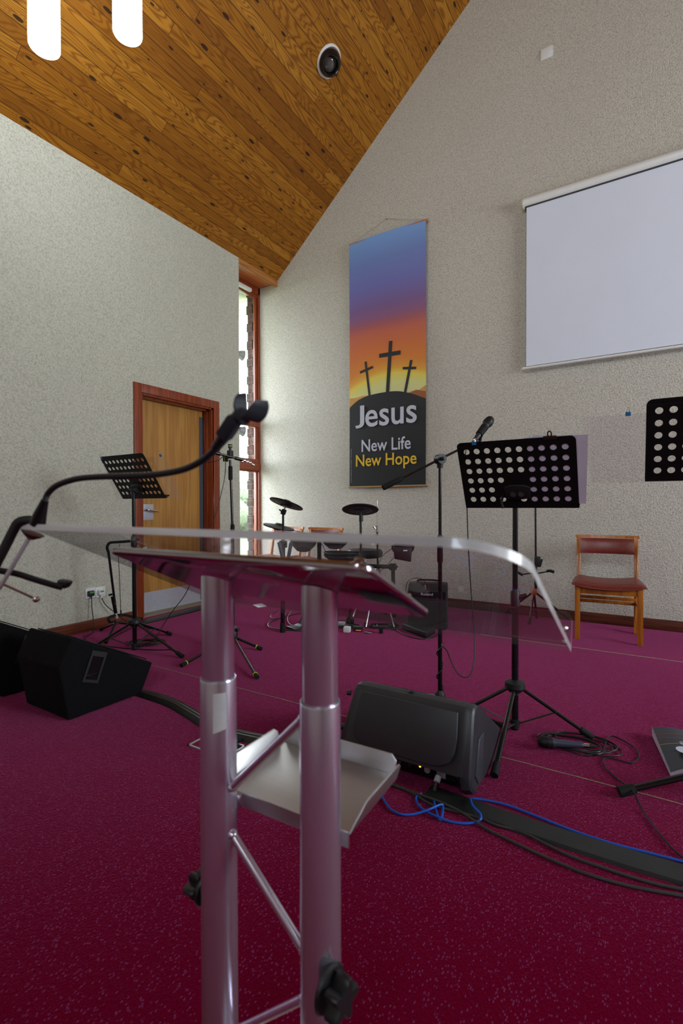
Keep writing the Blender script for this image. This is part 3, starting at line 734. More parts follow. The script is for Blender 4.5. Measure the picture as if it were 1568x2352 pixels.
# hills, laid as narrow strips so that they follow the cloth
def hill_strip(top, bottom, mi, d):
    def zt(x):
        for (xa, za), (xb, zb) in zip(top, top[1:]):
            if xa <= x <= xb: return za+(zb-za)*(x-xa)/max(1e-6, xb-xa)
        return top[0][1] if x < top[0][0] else top[-1][1]
    x0, x1 = top[0][0], top[-1][0]; n_ = 40
    for i in range(n_):
        a = x0+(x1-x0)*i/n_; b = x0+(x1-x0)*(i+1)/n_
        za, zb = zt(a), zt(b)
        m_ = 12 if mi == 1 else 1
        for q in range(m_):
            ba, bb = bottom, bottom
            z0a = ba+(za-ba)*q/m_; z1a = ba+(za-ba)*(q+1)/m_; z0b = bb+(zb-bb)*q/m_; z1b = bb+(zb-bb)*(q+1)/m_
            f = mb.bm.faces.new([mb.bm.verts.new((x, bow(x, z)-d, z)) for x, z in ((a, z0a), (b, z0b), (b, z1b), (a, z1a))]); f.material_index = mi
hill_strip([(BX0, 2.300), (-2.84, 2.296), (-2.755, 2.308), (-2.62, 2.305)], 2.10, 2, 0.0010)
hill_strip([(-2.26, 2.262), (-2.145, 2.290), (-2.06, 2.294), (BX1, 2.335)], 2.10, 2, 0.0010)
hill_strip([(-2.20, 2.262), (-2.10, 2.297), (BX1, 2.268)], 2.10, 3, 0.0016)
hill_strip([(BX0, 2.190), (-2.86, 2.238), (-2.812, 2.266), (-2.74, 2.290), (-2.668, 2.304), (-2.6, 2.311), (-2.529, 2.315), (-2.438, 2.317), (-2.348, 2.313), (-2.28, 2.303), (-2.231, 2.288), (-2.165, 2.270), (-2.103, 2.244), (BX1, 2.190)], BZ0+0.005, 1, 0.0022)
def stroke(a, b, w):
    a = Vector((a[0], 0, a[1])); b = Vector((b[0], 0, b[1])); d = (b-a).normalized(); nn = Vector((-d.z, 0, d.x))*w/2
    n_ = 8
    for i in range(n_):
        p = a+(b-a)*i/n_; q = a+(b-a)*(i+1)/n_
        f = mb.bm.faces.new([mb.bm.verts.new((v.x, bow(v.x, v.z)-0.003, v.z)) for v in (p-nn, q-nn, q+nn, p+nn)]); f.material_index = 1
stroke((-2.396, 2.869), (-2.436, 2.30), 0.042); stroke((-2.539, 2.728), (-2.277, 2.724), 0.046)
stroke((-2.713, 2.692), (-2.660, 2.29), 0.028); stroke((-2.787, 2.578), (-2.618, 2.618), 0.028)
stroke((-2.152, 2.622), (-2.227, 2.27), 0.031); stroke((-2.253, 2.549), (-2.096, 2.529), 0.028)
YT = YBN-0.0075
text_mesh(mb, 'J', (-2.842, YT, 1.942), (1, 0, 0), (0, 0, 1), 0.118, 0.255, 4)
text_mesh(mb, 'esus', (-2.712, YT, 1.945), (1, 0, 0), (0, 0, 1), 0.628, 0.190, 4)
text_mesh(mb, 'New Life', (-2.760, YT, 1.668), (1, 0, 0), (0, 0, 1), 0.606, 0.140, 4)
text_mesh(mb, 'New Hope', (-2.835, YT, 1.462), (1, 0, 0), (0, 0, 1), 0.748, 0.176, 5)
text_mesh(mb, '© CPO, Worthing, UK.  Ref. C07SHBN  www.cpo.org.uk', (-2.893, YT, 1.325), (0, 0, 1), (-1, 0, 0), 0.39, 0.009, 4)
mb.build('printed_cloth', [m_sunset, m_print_black, m_print_tan, m_print_brown, m_print_white, m_print_yellow], t)
mb = MB(); mb.cyl((BX0-0.012, YP+0.008, BZ0-0.004), (BX1+0.018, YP+0.008, BZ0-0.004), 0.0095, seg=12); mb.build('batten', m_rod, t)
mb = MB(); mb.cyl((BX0-0.002, YP+0.010, BZ1-0.012), (BX1+0.022, YP+0.010, BZ1-0.012), 0.013, seg=12); mb.build('batten', m_rod, t)
mb = MB(); mb.tube([(BX0+0.05, YP+0.01, BZ1), (-2.458, YB-0.012, 4.235), (BX1-0.02, YP+0.01, BZ1)], 0.0014, 6, 1); mb.cyl((-2.458, YB-0.02, 4.235), (-2.458, YB+0.01, 4.235), 0.004, seg=8); mb.build('hanging_cord', plain('jute_cord', (140, 120, 90), 0.9), t)

# ================================================================ chairs
def make_chair(loc, rz, label):
    W, Dp = 0.462, 0.40
    t = thing('stacking_chair', label, 'chair', (0, 0, 0), 'wooden chairs with oxblood pads')
    hw = W/2
    for s_ in (-1, 1):
        x = s_*(hw-0.018)
        mb = MB(); mb.box((x, -Dp/2+0.02, 0.212), (0.036, 0.03, 0.424), bevel=0.003); mb.build('leg', m_chair, t)
        mb = MB(); xb = s_*(hw-0.018)
        for (ya, za), (yb, zb) in (((Dp/2-0.0, 0), (Dp/2-0.02, 0.42)), ((Dp/2-0.02, 0.42), (Dp/2+0.045, 0.79))):
            mb.prism([(xb-0.015, ya-0.016, za), (xb+0.015, ya-0.016, za), (xb+0.015, ya+0.016, za), (xb-0.015, ya+0.016, za)], (0, yb-ya, zb-za))
        mb.build('leg', m_chair, t)
        mb = MB(); mb.box((x, 0, 0.40), (0.02, Dp-0.05, 0.05)); mb.build('side_rail', m_chair, t)
        mb = MB(); mb.box((x, 0, 0.262), (0.018, Dp-0.05, 0.03)); mb.build('side_rail', m_chair, t)
    mb = MB(); mb.box((0, -Dp/2+0.02, 0.393), (W-0.06, 0.022, 0.055), bevel=0.002); mb.build('front_rail', m_chair, t)
    mb = MB(); mb.box((0, Dp/2-0.02, 0.393), (W-0.06, 0.022, 0.055), bevel=0.002); mb.build('back_rail', m_chair, t)
    mb = MB(); mb.box((0, Dp/2-0.05, 0.286), (W-0.05, 0.018, 0.026), bevel=0.002); mb.build('stretcher', m_chair, t)
    mb = MB(); mb.box((0, Dp/2-0.10, 0.262), (W-0.05, 0.018, 0.026), bevel=0.002); mb.build('stretcher', m_chair, t)
    # seat pad: dished across, rolled front
    mb = MB(); n1, n2 = 14, 12; G = []
    for side in (0, 1):
        g = []
        for j in range(n2+1):
            row = []
            for i in range(n1+1):
                u = i/n1*2-1; v = j/n2
                w_ = hw+0.02-0.022*v + (0.006 if side == 0 else 0)
                edge = max(abs(u)**8, (abs(v*2-1))**8)
                z = 0.424 + 0.026*abs(u)**2.2 - 0.014*(1-v)**3
                top = z + 0.032*(1-edge)**0.5 if side == 0 else z - 0.002
                row.append(mb.bm.verts.new((u*w_, -Dp/2-0.022+v*(Dp+0.02), top)))
            g.append(row)
        G.append(g)
    for side in (0, 1):
        g = G[side]
        for j in range(n2):
            for i in range(n1): mb.bm.faces.new((g[j][i], g[j][i+1], g[j+1][i+1], g[j+1][i]))
    bd = lambda g: [g[0][i] for i in range(n1+1)] + [g[j][n1] for j in range(1, n2+1)] + [g[n2][i] for i in range(n1-1, -1, -1)] + [g[j][0] for j in range(n2-1, 0, -1)]
    A, B = bd(G[0]), bd(G[1])
    for k_ in range(len(A)): mb.bm.faces.new((A[k_], A[(k_+1) % len(A)], B[(k_+1) % len(A)], B[k_]))
    mb.build('seat_pad', m_leather, t, 60)
    # back pad and top rail, curved back in plan
    def curved(z0, z1, y0, y1, x0, th, name, m, bulge):
        mb = MB(); n_ = 14; prev = None; m_ = 8
        cols = []
        for i in range(n_+1):
            u = i/n_*2-1; off = 0.030*(1-u*u); col_ = []
            for q in range(m_+1):
                w = q/m_; z = z0+(z1-z0)*w; y = y0+(y1-y0)*w
                b_ = bulge*math.sin(math.pi*w)**0.5*(1-abs(u)**6)
                col_.append((mb.bm.verts.new((u*x0, y+off-th/2-b_, z)), mb.bm.verts.new((u*x0, y+off+th/2, z))))
            cols.append(col_)
        for i in range(n_):
            for q in range(m_):
                for s_ in (0, 1): mb.bm.faces.new((cols[i][q][s_], cols[i+1][q][s_], cols[i+1][q+1][s_], cols[i][q+1][s_]))
            for q in (0, m_): mb.bm.faces.new((cols[i][q][0], cols[i+1][q][0], cols[i+1][q][1], cols[i][q][1]))
        for i in (0, n_):
            for q in range(m_): mb.bm.faces.new((cols[i][q][0], cols[i][q+1][0], cols[i][q+1][1], cols[i][q][1]))
        mb.build(name, m, t, 50)
    curved(0.648, 0.775, Dp/2+0.010, Dp/2+0.036, hw-0.032, 0.018, 'back_pad', m_leather, 0.012)
    curved(0.778, 0.802, Dp/2+0.040, Dp/2+0.045, hw+0.006, 0.036, 'top_rail', m_chair, 0.0)
    t.location = loc; t.rotation_euler = (0, 0, rz)
    return t
ch = make_chair((-0.262, 4.47, 0), R(5.0), 'wooden chair with oxblood pads standing alone against the right-hand wall')
dup(ch, (-3.725, 4.52, 0), R(1), 'left-hand one of the two wooden oxblood chairs behind the drums, nearest the slot window')
dup(ch, (-3.175, 4.52, 0), R(-1), 'right-hand one of the two wooden oxblood chairs behind the drums')

# ================================================================ music stands
def make_stand(base, hub_z, collar_z, feet, pole_top, desk_c, tilt, yaw, label, pole_r=0.0155, W=0.50, H=0.338, skip=(), top_r=0.0125, mid=None, leg_r=0.0105):
    bx, by = base
    t = thing('music_stand', label, 'music stand', (bx, by, 0), 'black perforated music stands')
    mb = MB(); mb.cyl((bx, by, collar_z-0.04), (bx, by, mid or pole_top-0.25), pole_r, seg=20)
    mb.cyl((bx, by, (mid or pole_top-0.25)-0.02), (bx, by, pole_top), top_r, seg=18); mb.build('pole', m_blackgloss, t)
    mb = MB(); mz = mid or pole_top-0.25
    mb.lathe([(pole_r+0.001, -0.04), (pole_r+0.006, -0.035), (pole_r+0.006, 0.03), (pole_r, 0.04), (top_r, 0.045)], (bx, by, mz), (0, 0, 1), 20)
    mb.cyl((bx+pole_r, by, mz+0.005), (bx+pole_r+0.035, by+0.008, mz+0.02), 0.012, 0.009, seg=12); mb.build('height_clamp', m_plastic, t)
    mb = MB(); mb.lathe([(0.0, 0.03), (pole_r+0.004, 0.03), (0.045, 0.018), (0.047, -0.004), (0.03, -0.026), (pole_r+0.002, -0.028), (pole_r+0.002, -0.04), (0, -0.04)], (bx, by, hub_z), (0, 0, 1), 24); mb.build('tripod_hub', m_plastic, t)
    mb = MB(); mb.cyl((bx, by, collar_z-0.022), (bx, by, collar_z+0.018), pole_r+0.006, seg=18); mb.build('lower_collar', m_plastic, t)
    for fx, fy in feet:
        d = Vector((fx-bx, fy-by, 0)); L = d.length; d.normalize(); pd = Vector((-d.y, d.x, 0))
        h0 = Vector((bx, by, hub_z-0.01))+d*0.032; ft = Vector((fx, fy, leg_r+0.006))
        mb = MB(); mb.tube([h0, ft], leg_r, 12, 0, flat=0.8); leg = mb.build('leg', m_blackgloss, t)
        mb = MB(); dr = (ft-h0).normalized(); mb.cyl(ft-dr*0.05, ft+dr*0.006, leg_r+0.004, leg_r+0.0055, seg=14); mb.build('rubber_foot', m_rubber, leg)
        if hub_z < 0.15: continue
        mid_p = h0+(ft-h0)*0.50; mb = MB()
        a = Vector((bx, by, collar_z))+d*0.016; b = mid_p; q = (b-a).normalized()
        mb.tube([a, b], 0.0075, 8, 0, flat=0.5); mb.cyl(b-pd*0.012, b+pd*0.012, 0.005, seg=8); mb.build('brace', m_black, leg)
    # desk
    c = Vector(desk_c); ra = Vector((math.cos(yaw), math.sin(yaw), 0)); aw = Vector((-math.sin(yaw), math.cos(yaw), 0))
    up = Vector((0, 0, math.cos(tilt))) - aw*math.sin(tilt); nb = ra.cross(up)      # nb points to the audience side
    nrm_ = up.cross(ra) if False else aw*math.cos(tilt) + Vector((0, 0, math.sin(tilt)))
    P = lambda u, v, d=0.0: c + ra*(u-W/2) + up*(v-H/2) + nrm_*d
    mb = MB(); px_, pz_ = 0.0462*W/0.5, 0.0490*H/0.338; mx_ = (W-9*px_)/2; mz_ = (H-5*pz_)/2; seg = 20; rh = 0.0136
    def ringverts(u, v, r):
        return [mb.bm.verts.new(P(u+r*math.cos(2*math.pi*(k_+0.5)/seg), v+r*math.sin(2*math.pi*(k_+0.5)/seg))) for k_ in range(seg)]
    def sq(u, v, k_):
        a = 2*math.pi*(k_+0.5)/seg; cx, cy = math.cos(a), math.sin(a); m_ = max(abs(cx), abs(cy)); return (u+cx/m_*px_/2, v+cy/m_*pz_/2)
    for i in range(10):
        for j in range(6):
            u, v = mx_+i*px_, mz_+j*pz_
            if (i, j) in skip:
                q = [(u-px_/2, v-pz_/2), (u+px_/2, v-pz_/2), (u+px_/2, v+pz_/2), (u-px_/2, v+pz_/2)]
                mb.bm.faces.new([mb.bm.verts.new(P(*w)) for w in q]); continue
            inner = ringverts(u, v, rh); outer = [mb.bm.verts.new(P(*sq(u, v, k_))) for k_ in range(seg)]
            for k_ in range(seg):
                k2 = (k_+1) % seg; mb.bm.faces.new((inner[k_], inner[k2], outer[k2], outer[k_]))
            for (sx_, sy_) in ((1, 1), (-1, 1), (-1, -1), (1, -1)):   # cell corners
                cr = mb.bm.verts.new(P(u+sx_*px_/2, v+sy_*pz_/2))
                best = sorted(range(seg), key=lambda k_: (outer[k_].co-cr.co).length)[:2]
                mb.bm.faces.new((outer[best[0]], cr, outer[best[1]]))
    u0, u1, v0, v1 = mx_-px_/2, W-mx_+px_/2, mz_-pz_/2, H-mz_+pz_/2
    mb.bm.faces.new([mb.bm.verts.new(P(*w)) for w in ((0, 0), (W, 0), (W, v0), (0, v0))])
    mb.bm.faces.new([mb.bm.verts.new(P(*w)) for w in ((0, v0), (u0, v0), (u0, v1), (0, v1))])
    mb.bm.faces.new([mb.bm.verts.new(P(*w)) for w in ((u1, v0), (W, v0), (W, v1), (u1, v1))])
    rc = min(0.030, H-v1)
    arcR = [(W-rc+rc*math.sin(a), H-rc+rc*math.cos(a)) for a in [math.pi/2*(1-k_/6) for k_ in range(7)]]
    arcL = [(rc-rc*math.sin(a), H-rc+rc*math.cos(a)) for a in [math.pi/2*k_/6 for k_ in range(7)]]
    mb.bm.faces.new([mb.bm.verts.new(P(*w)) for w in [(0, v1), (W, v1)]+arcR+arcL])
    bmesh.ops.remove_doubles(mb.bm, verts=mb.bm.verts[:], dist=1e-5)
    panel = mb.build('desk_panel', m_desk, t, smooth=False)
    so = panel.modifiers.new('thickness', 'SOLIDIFY'); so.thickness = 0.0016; so.offset = 0
    mb = MB(); mb.prism([P(0.0, 0.0), P(0.0, 0.0018), P(0.0, 0.0018, 0.034), P(0.0, 0.008, 0.038), P(0, 0.008, 0.036), P(0.0, 0.0, 0.034)], ra*W); mb.build('desk_lip', m_desk, t, smooth=False)
    # bracket between pole and desk, on the audience side
    bt = Vector((bx, by, pole_top)); mb = MB()
    mb.prism([P(W/2-0.085, H*0.10, -0.004), P(W/2+0.085, H*0.10, -0.004), P(W/2+0.062, H*0.34, -0.004), P(W/2+0.035, H*0.375, -0.004), P(W/2-0.035, H*0.375, -0.004), P(W/2-0.062, H*0.34, -0.004)] if False else
             [P(W/2-0.052, H*0.16, -0.002), P(W/2+0.052, H*0.16, -0.002), P(W/2+0.058, H*0.33, -0.002), P(W/2+0.030, H*0.365, -0.002), P(W/2-0.030, H*0.365, -0.002), P(W/2-0.058, H*0.33, -0.002)], -nrm_*0.014, 0.003)
    mid_b = P(W/2, H*0.24, -0.02)
    for s_ in (-0.017, 0.017):
        e1 = bt+ra*s_+Vector((0, 0, 0.01)); e2 = mid_b+ra*s_
        mb.cyl(e1, e2, 0.010, 0.013, seg=10)
    hub = bt*0.5+mid_b*0.5
    mb.cyl(hub-ra*0.034, hub+ra*0.034, 0.021, seg=20); mb.cyl(hub-ra*0.046, hub-ra*0.034, 0.014, seg=16)
    mb.cyl(bt-Vector((0, 0, 0.05)), bt+Vector((0, 0, 0.015)), 0.0165, 0.021, seg=18); br = mb.build('tilt_bracket', m_plastic, t)
    mb = MB(); kx = hub-ra*0.058
    mb.tube([kx+ra*0.014, kx, kx-ra*0.008-Vector((0, 0, 0.03)), kx+ra*0.0-Vector((0, 0, 0.062))], 0.0065, 8, 4); mb.cyl(kx-ra*0.006-aw*0.01, kx+ra*0.008+aw*0.002, 0.013, seg=14); mb.build('clamp_lever', m_plastic, br)
    return t, P, ra, up, nrm_, W, H
SKIP = {(4, 2), (5, 2), (3, 1), (4, 1), (5, 1), (4, 0)}
footA = on_floor(1135, 1776, 0.02); footB = on_floor(1357, 1690, 0.02)
base1 = on_floor(1182, 1660, 0.03)
bx1, by1 = base1.x, base1.y
fc = Vector((-0.83, 2.26, 0))
st1, P1, ra1, up1, nv1, W1, H1 = make_stand((bx1, by1), on_y(1182, 1575, by1).z, 0.03, [(footA.x, footA.y), (footB.x, footB.y), (fc.x, fc.y)], 1.105,
    (-0.497, 2.290, 1.196), R(28), R(0.9), 'centre black music stand holding lilac sheets behind the monitor wedge', skip=SKIP, mid=0.62)
base2 = (-3.20, 2.262)
f2a = on_floor(418, 1506, 0.02)
st2, P2, ra2, up2, nv2, W2, H2 = make_stand(base2, 0.205, 0.03, [(f2a.x, f2a.y), (-3.42, 2.02), (-3.30, 2.66)], 1.175,
    (-3.185, 2.243, 1.270), R(31.6), R(-0.4), 'black music stand by the door, desk tilted back, blue clips', H=0.362, W=0.51, skip=SKIP, mid=0.80)
f3 = on_floor(1425, 1818, 0.02)
st3, P3, ra3, up3, nv3, W3, H3 = make_stand((0.232, 2.205), 0.115, 0.06, [(f3.x, f3.y), (0.62, 2.30), (0.22, 2.68)], 1.18,
    (0.252, 2.36, 1.315), R(26), R(1.5), 'black music stand cut by the right edge of the photo', H=0.350, W=0.51, skip=SKIP, mid=0.6, leg_r=0.0135)

# sheets and clips on the desks
mb = MB()
for k_, (du, dv, w_, h_, rot_) in enumerate(((0.292, 0.024, 0.212, 0.318, -1.0), (0.315, 0.030, 0.212, 0.318, -3.2))):
    a = R(rot_); cs, sn = math.cos(a), math.sin(a)
    q = [(du+x*cs-y*sn, dv+x*sn+y*cs) for x, y in ((0, 0), (w_, 0), (w_, h_), (0, h_))]
    mb.prism([P1(u, v, 0.0025+0.002*k_) for u, v in q], nv1*0.0012)
tag(mb.build('sheet_music', m_paper, smooth=False), 'lilac paper sheets on the right half of the centre music stand', 'sheet music')
def clip_at(pos, ra, up, nv, colour, label, w=0.019, name='binder_clip', loops=True):
    t = thing(name, label, 'clip', pos)
    mb = MB(); mb.prism([pos-ra*w/2-nv*0.006-up*0.012, pos-ra*w/2+nv*0.008-up*0.012, pos-ra*w/2+nv*0.002+up*0.003, pos-ra*w/2-nv*0.001+up*0.003], ra*w, 0.0008); mb.build('clip_body', colour, t)
    for s_ in (-1, 1):
        mb = MB(); e = pos+nv*0.003*s_
        mb.tube([e-ra*0.004, e-ra*0.005+up*0.012+nv*s_*0.004, e+up*0.019+nv*s_*0.006, e+ra*0.005+up*0.012+nv*s_*0.004, e+ra*0.004], 0.0009, 6, 4); mb.build('wire_arm', m_chrome, t)
    return t
clip_at(P1(0.082, H1, -0.001), ra1, up1, nv1, m_blueclip, 'blue binder clip on the top left of the centre music stand')
t = thing('bulldog_clip', 'brown metal bulldog clip on the top right of the centre music stand', 'clip', P1(0.40, H1, 0))
m_bull = plain('bronzed_steel', (74, 58, 52), 0.35, 0.8)
mb = MB(); mb.prism([P1(0.375, H1-0.012, -0.004), P1(0.375, H1-0.012, 0.010), P1(0.375, H1+0.004, 0.004), P1(0.375, H1+0.004, -0.001)], ra1*0.052, 0.001); mb.build('jaw', m_bull, t)
mb = MB()
mb.tube([P1(0.395, H1+0.002, -0.001), P1(0.394, H1+0.018, -0.002), P1(0.401, H1+0.027, -0.002), P1(0.408, H1+0.018, -0.002), P1(0.407, H1+0.002, -0.001)], 0.0028, 8, 4); mb.build('thumb_loop', m_bull, t)
clip_at(P2(0.020, H2-0.006, -0.001), ra2, up2, nv2, m_blueclip, 'blue binder clip at the top left corner of the stand by the door')
clip_at(P2(0.008, H2-0.075, 0.004), ra2, up2, nv2, m_blueclip, 'lower blue binder clip on the left edge of the stand by the door')
clip_at(P2(0.635, H2-0.038, 0.030), ra2, up2, nv2, m_blueclip, 'blue binder clip on the clear film beside the stand by the door')
clip_at(P3(-0.062, H3-0.048, 0.006), ra3, up3, nv3, m_blueclip, 'blue binder clip on the clear film, upper right of the photo')
mb = MB(); mb.prism([P2(-0.085, -0.004, 0.004), P2(0.668, -0.004, 0.004), P2(0.675, H2-0.045, 0.030), P2(-0.06, H2-0.045, 0.030)], nv2*0.001); tag(mb.build('clear_sheet', m_film, smooth=False), 'clear plastic sheet spread across the music stand by the door', 'plastic sheet')
mb = MB(); mb.prism([P3(-0.20, -0.006, 0.006), P3(0.70, -0.006, 0.006), P3(0.70, H3-0.055, 0.010), P3(-0.23, H3-0.055, 0.010)], nv3*0.001); tag(mb.build('clear_sheet', m_film, smooth=False), 'clear plastic sheet on the right-hand music stand, reaching left of it', 'plastic sheet')

# ================================================================ microphones
def make_mic(name_group, tip, tail, label, r=0.024, body=m_plastic):
    tip = Vector(tip); tail = Vector(tail); d = (tip-tail).normalized(); L = (tip-tail).length
    t = thing('microphone', label, 'microphone', (tail+tip)/2)
    mb = MB(); mb.lathe([(0, 0), (0.009, 0), (0.0105, 0.004), (0.0125, 0.02), (0.0165, L*0.60), (0.0195, L*0.66), (0.0205, L*0.69), (0, L*0.69)], tail, d, 24); mb.build('mic_body', body, t)
    mb = MB(); mb.lathe([(0, L*0.68), (0.0215, L*0.68), (r, L*0.72), (r, L*0.77), (r*1.02, L*0.80), (r*0.97, L*0.88), (r*0.8, L*0.95), (r*0.5, L*0.99), (0, L)], tail, d, 24); mb.build('mic_grille', m_grille, t)
    mb = MB(); mb.lathe([(r*1.0, L*0.765), (r*1.06, L*0.77), (r*1.06, L*0.795), (r*1.0, L*0.80)], tail, d, 24); mb.build('grille_band', m_black, t)
    mb = MB(); mb.lathe([(0.0, -0.022), (0.0085, -0.022), (0.0095, 0.0), (0, 0.001)], tail, d, 16); mb.build('xlr_plug', m_chrome, t)
    mb = MB(); mb.lathe([(0.0, -0.055), (0.004, -0.055), (0.008, -0.03), (0.0095, -0.022), (0, -0.021)], tail, d, 16); mb.build('plug_boot', m_rubber, t)
    return t
# --- boom stand in the middle
BX, BY = -0.886, 2.374
J = Vector((BX, BY, 1.293))
t = thing('microphone_stand', 'tall black boom microphone stand behind the monitor wedge, boom rising right', 'microphone stand', (BX, BY, 0), 'boom microphone stands')
mb = MB(); mb.cyl((BX, BY, 0.03), (BX, BY, 0.86), 0.0108, seg=18); mb.build('lower_tube', m_blackgloss, t)
mb = MB(); mb.cyl((BX, BY, 0.84), (BX, BY, 1.285), 0.0085, seg=18); mb.build('upper_tube', m_blackgloss, t)
mb = MB(); mb.lathe([(0.0112, -0.075), (0.0145, -0.07), (0.0145, 0.05), (0.0125, 0.062), (0.0085, 0.066)], (BX, BY, 0.845), (0, 0, 1), 18); mb.build('height_clutch', m_rubber, t)
P_tail = at(876, 1110, 2.38); P_head = at(1090, 1003, 2.52)
dB = (P_head-P_tail).normalized()
s_ = (J-P_tail).dot(dB); off = J-(P_tail+dB*s_)
P_tail = P_tail+off; P_head = P_head+off
perp = dB.cross(Vector((0, 0, 1))).normalized()
mb = MB(); mb.cyl(J-perp*0.022, J+perp*0.022, 0.025, seg=24); mb.cyl(J-Vector((0, 0, 0.045)), J-Vector((0, 0, 0.005)), 0.014, 0.02, seg=18); mb.cyl(J-dB*0.03, J+dB*0.03, 0.013, seg=14); mb.cyl(J+perp*0.022, J+perp*0.05, 0.010, 0.007, seg=12); mb.build('swivel_joint', m_plastic, t)
mb = MB(); mb.cyl(P_tail+dB*0.08, P_head, 0.0062, seg=14); mb.build('boom_arm', m_blackgloss, t)
mb = MB(); mb.lathe([(0.0, 0), (0.013, 0.002), (0.0145, 0.01), (0.0145, 0.095), (0.012, 0.105), (0.007, 0.12)], P_tail, dB, 20); mb.build('counterweight_grip', m_rubber, t)
mb = MB(); mb.cyl(P_head-dB*0.012, P_head+dB*0.02, 0.0105, seg=14); mb.ball(P_head+dB*0.026, 0.014, 12); mb.build('boom_tip', m_plastic, t)
f_r = on_floor(1166, 1670, 0.016)
for i, (fx, fy) in enumerate(((f_r.x, f_r.y), (BX-0.28, BY+0.16), (BX-0.16, BY-0.15))):
    e = Vector((fx, fy, 0.014)); h0 = Vector((BX, BY, 0.085))
    mb = MB(); mb.cyl(h0, e, 0.008, seg=12); leg = mb.build('leg', m_blackgloss, t)
    mb = MB(); dr = (e-h0).normalized(); mb.cyl(e-dr*0.04, e+dr*0.004, 0.011, 0.013, seg=12); mb.build('rubber_foot', m_rubber, leg)
mb = MB(); mb.lathe([(0, 0.12), (0.014, 0.12), (0.026, 0.10), (0.028, 0.06), (0.02, 0.04), (0, 0.04)], (BX, BY, 0), (0, 0, 1), 20); mb.build('tripod_hub', m_plastic, t)
m_tip = at(1126, 963, 2.50); m_tail = at(1096, 1003, 2.46); dm = (m_tip-m_tail).normalized()
make_mic('x', m_tip+dm*0.012, m_tail-dm*0.03, 'black vocal microphone at the top of the middle boom stand')
mb = MB(); cc = (m_tip+m_tail)/2 - dm*0.02; mb.lathe([(0.0150, -0.028), (0.0185, -0.028), (0.0205, 0.028), (0.0170, 0.028)], cc, dm, 24, closed=True); mb.cyl(cc-Vector((0, 0, 0.014)), P_head+dB*0.026, 0.009, seg=12)
mb.build('microphone_clip', m_rubber, t)
cp = [m_tail-dm*0.08, at(1072, 1022, 2.47), at(1068, 1060, 2.46), at(1072, 1160, 2.45), at(1075, 1250, 2.44), at(1081, 1350, 2.42), at(1088, 1440, 2.38), at(1090, 1500, 2.34), at(1084, 1540, 2.31), at(1070, 1556, 2.30), at(1052, 1547, 2.31), at(1036, 1520, 2.34), at(1026, 1495, 2.38), at(1014, 1482, 2.42)]
for k_ in range(19):
    a = k_*0.95; cp.append(Vector((BX+0.016*math.cos(a), BY-0.016*math.sin(a), 0.36-0.018*k_)))
mb = MB(); mb.tube(cp, 0.0030, 8, 5); tag(mb.build('microphone_cable', m_cable), 'thin black cable hanging from the middle microphone and wound round its stand', 'cable')

# --- left boom stand with lime rings
LX, LY = -2.600, 2.662
t = thing('microphone_stand', 'black microphone stand with lime green rings beside the slot window', 'microphone stand', (LX, LY, 0), 'boom microphone stands')
mb = MB(); mb.cyl((LX, LY, 0.06), (LX, LY, 0.90), 0.0125, seg=16); mb.build('lower_tube', m_blackgloss, t)
topL = Vector((LX-0.02, LY, 1.40))
mb = MB(); mb.cyl((LX, LY, 0.88), topL, 0.0095, seg=16); mb.build('upper_tube', m_blackgloss, t)
mb = MB(); mb.lathe([(0.013, -0.03), (0.0155, -0.025), (0.0155, 0.02), (0.010, 0.03)], (LX, LY, 0.895), (0, 0, 1), 16); mb.build('height_clutch', m_rubber, t)
mb = MB(); mb.lathe([(0.0098, -0.05), (0.0155, -0.045), (0.0155, 0.05), (0.01, 0.055)], (LX-0.018, LY, 1.30), (0, 0, 1), 16); mb.build('boom_clutch', m_rubber, t)
aL = at(497, 1041, 3.55); bL = at(556, 1056, 3.68); dL = (bL-aL).normalized()
mb = MB(); mb.cyl(aL, bL, 0.0085, seg=12); mb.cyl(aL-dL*0.01, aL+dL*0.03, 0.013, seg=12); mb.cyl(aL+dL*0.15, aL+dL*0.2, 0.014, seg=12); mb.build('boom_arm', m_blackgloss, t)
hub = topL+Vector((0, 0, 0.04)); mb = MB(); mb.box(hub, (0.035, 0.035, 0.06), bevel=0.006); mb.cyl(hub, hub+Vector((0, 0, 0.06)), 0.010, seg=12); mb.cyl(hub+Vector((0, 0, 0.05)), hub+Vector((0, 0, 0.075)), 0.016, seg=16); mb.cyl(hub-Vector((0.05, 0.02, 0.03)), hub-Vector((0.022, 0, 0.03)), 0.022, seg=20); mb.build('swivel_joint', m_plastic, t)
mb = MB(); mb.lathe([(0.0155, 0), (0.0172, 0.0), (0.0172, 0.004), (0.0155, 0.004)], hub+Vector((0, 0, 0.060)), (0, 0, 1), 16, True); mb.lathe([(0.021, 0), (0.0235, 0), (0.0235, 0.005), (0.021, 0.005)], hub-Vector((0.034, 0.009, 0.03)), (-0.95, -0.3, 0), 20, True); mb.build('lime_ring', m_lime, t)
mb = MB()
cpt = bL
for k_ in range(9): mb.ball(cpt+dL*0.012*k_+Vector((0, 0, random.uniform(-0.02, 0.006))), random.uniform(0.006, 0.011), 8)
mb.build('boom_clip', m_chrome, t)
mb = MB(); mb.lathe([(0, 0.16), (0.02, 0.16), (0.034, 0.12), (0.036, 0.08), (0.024, 0.055), (0, 0.055)], (LX, LY, 0), (0, 0, 1), 20); mb.cyl((LX+0.03, LY, 0.14), (LX+0.055, LY, 0.15), 0.012, seg=12); mb.build('tripod_hub', m_plastic, t)
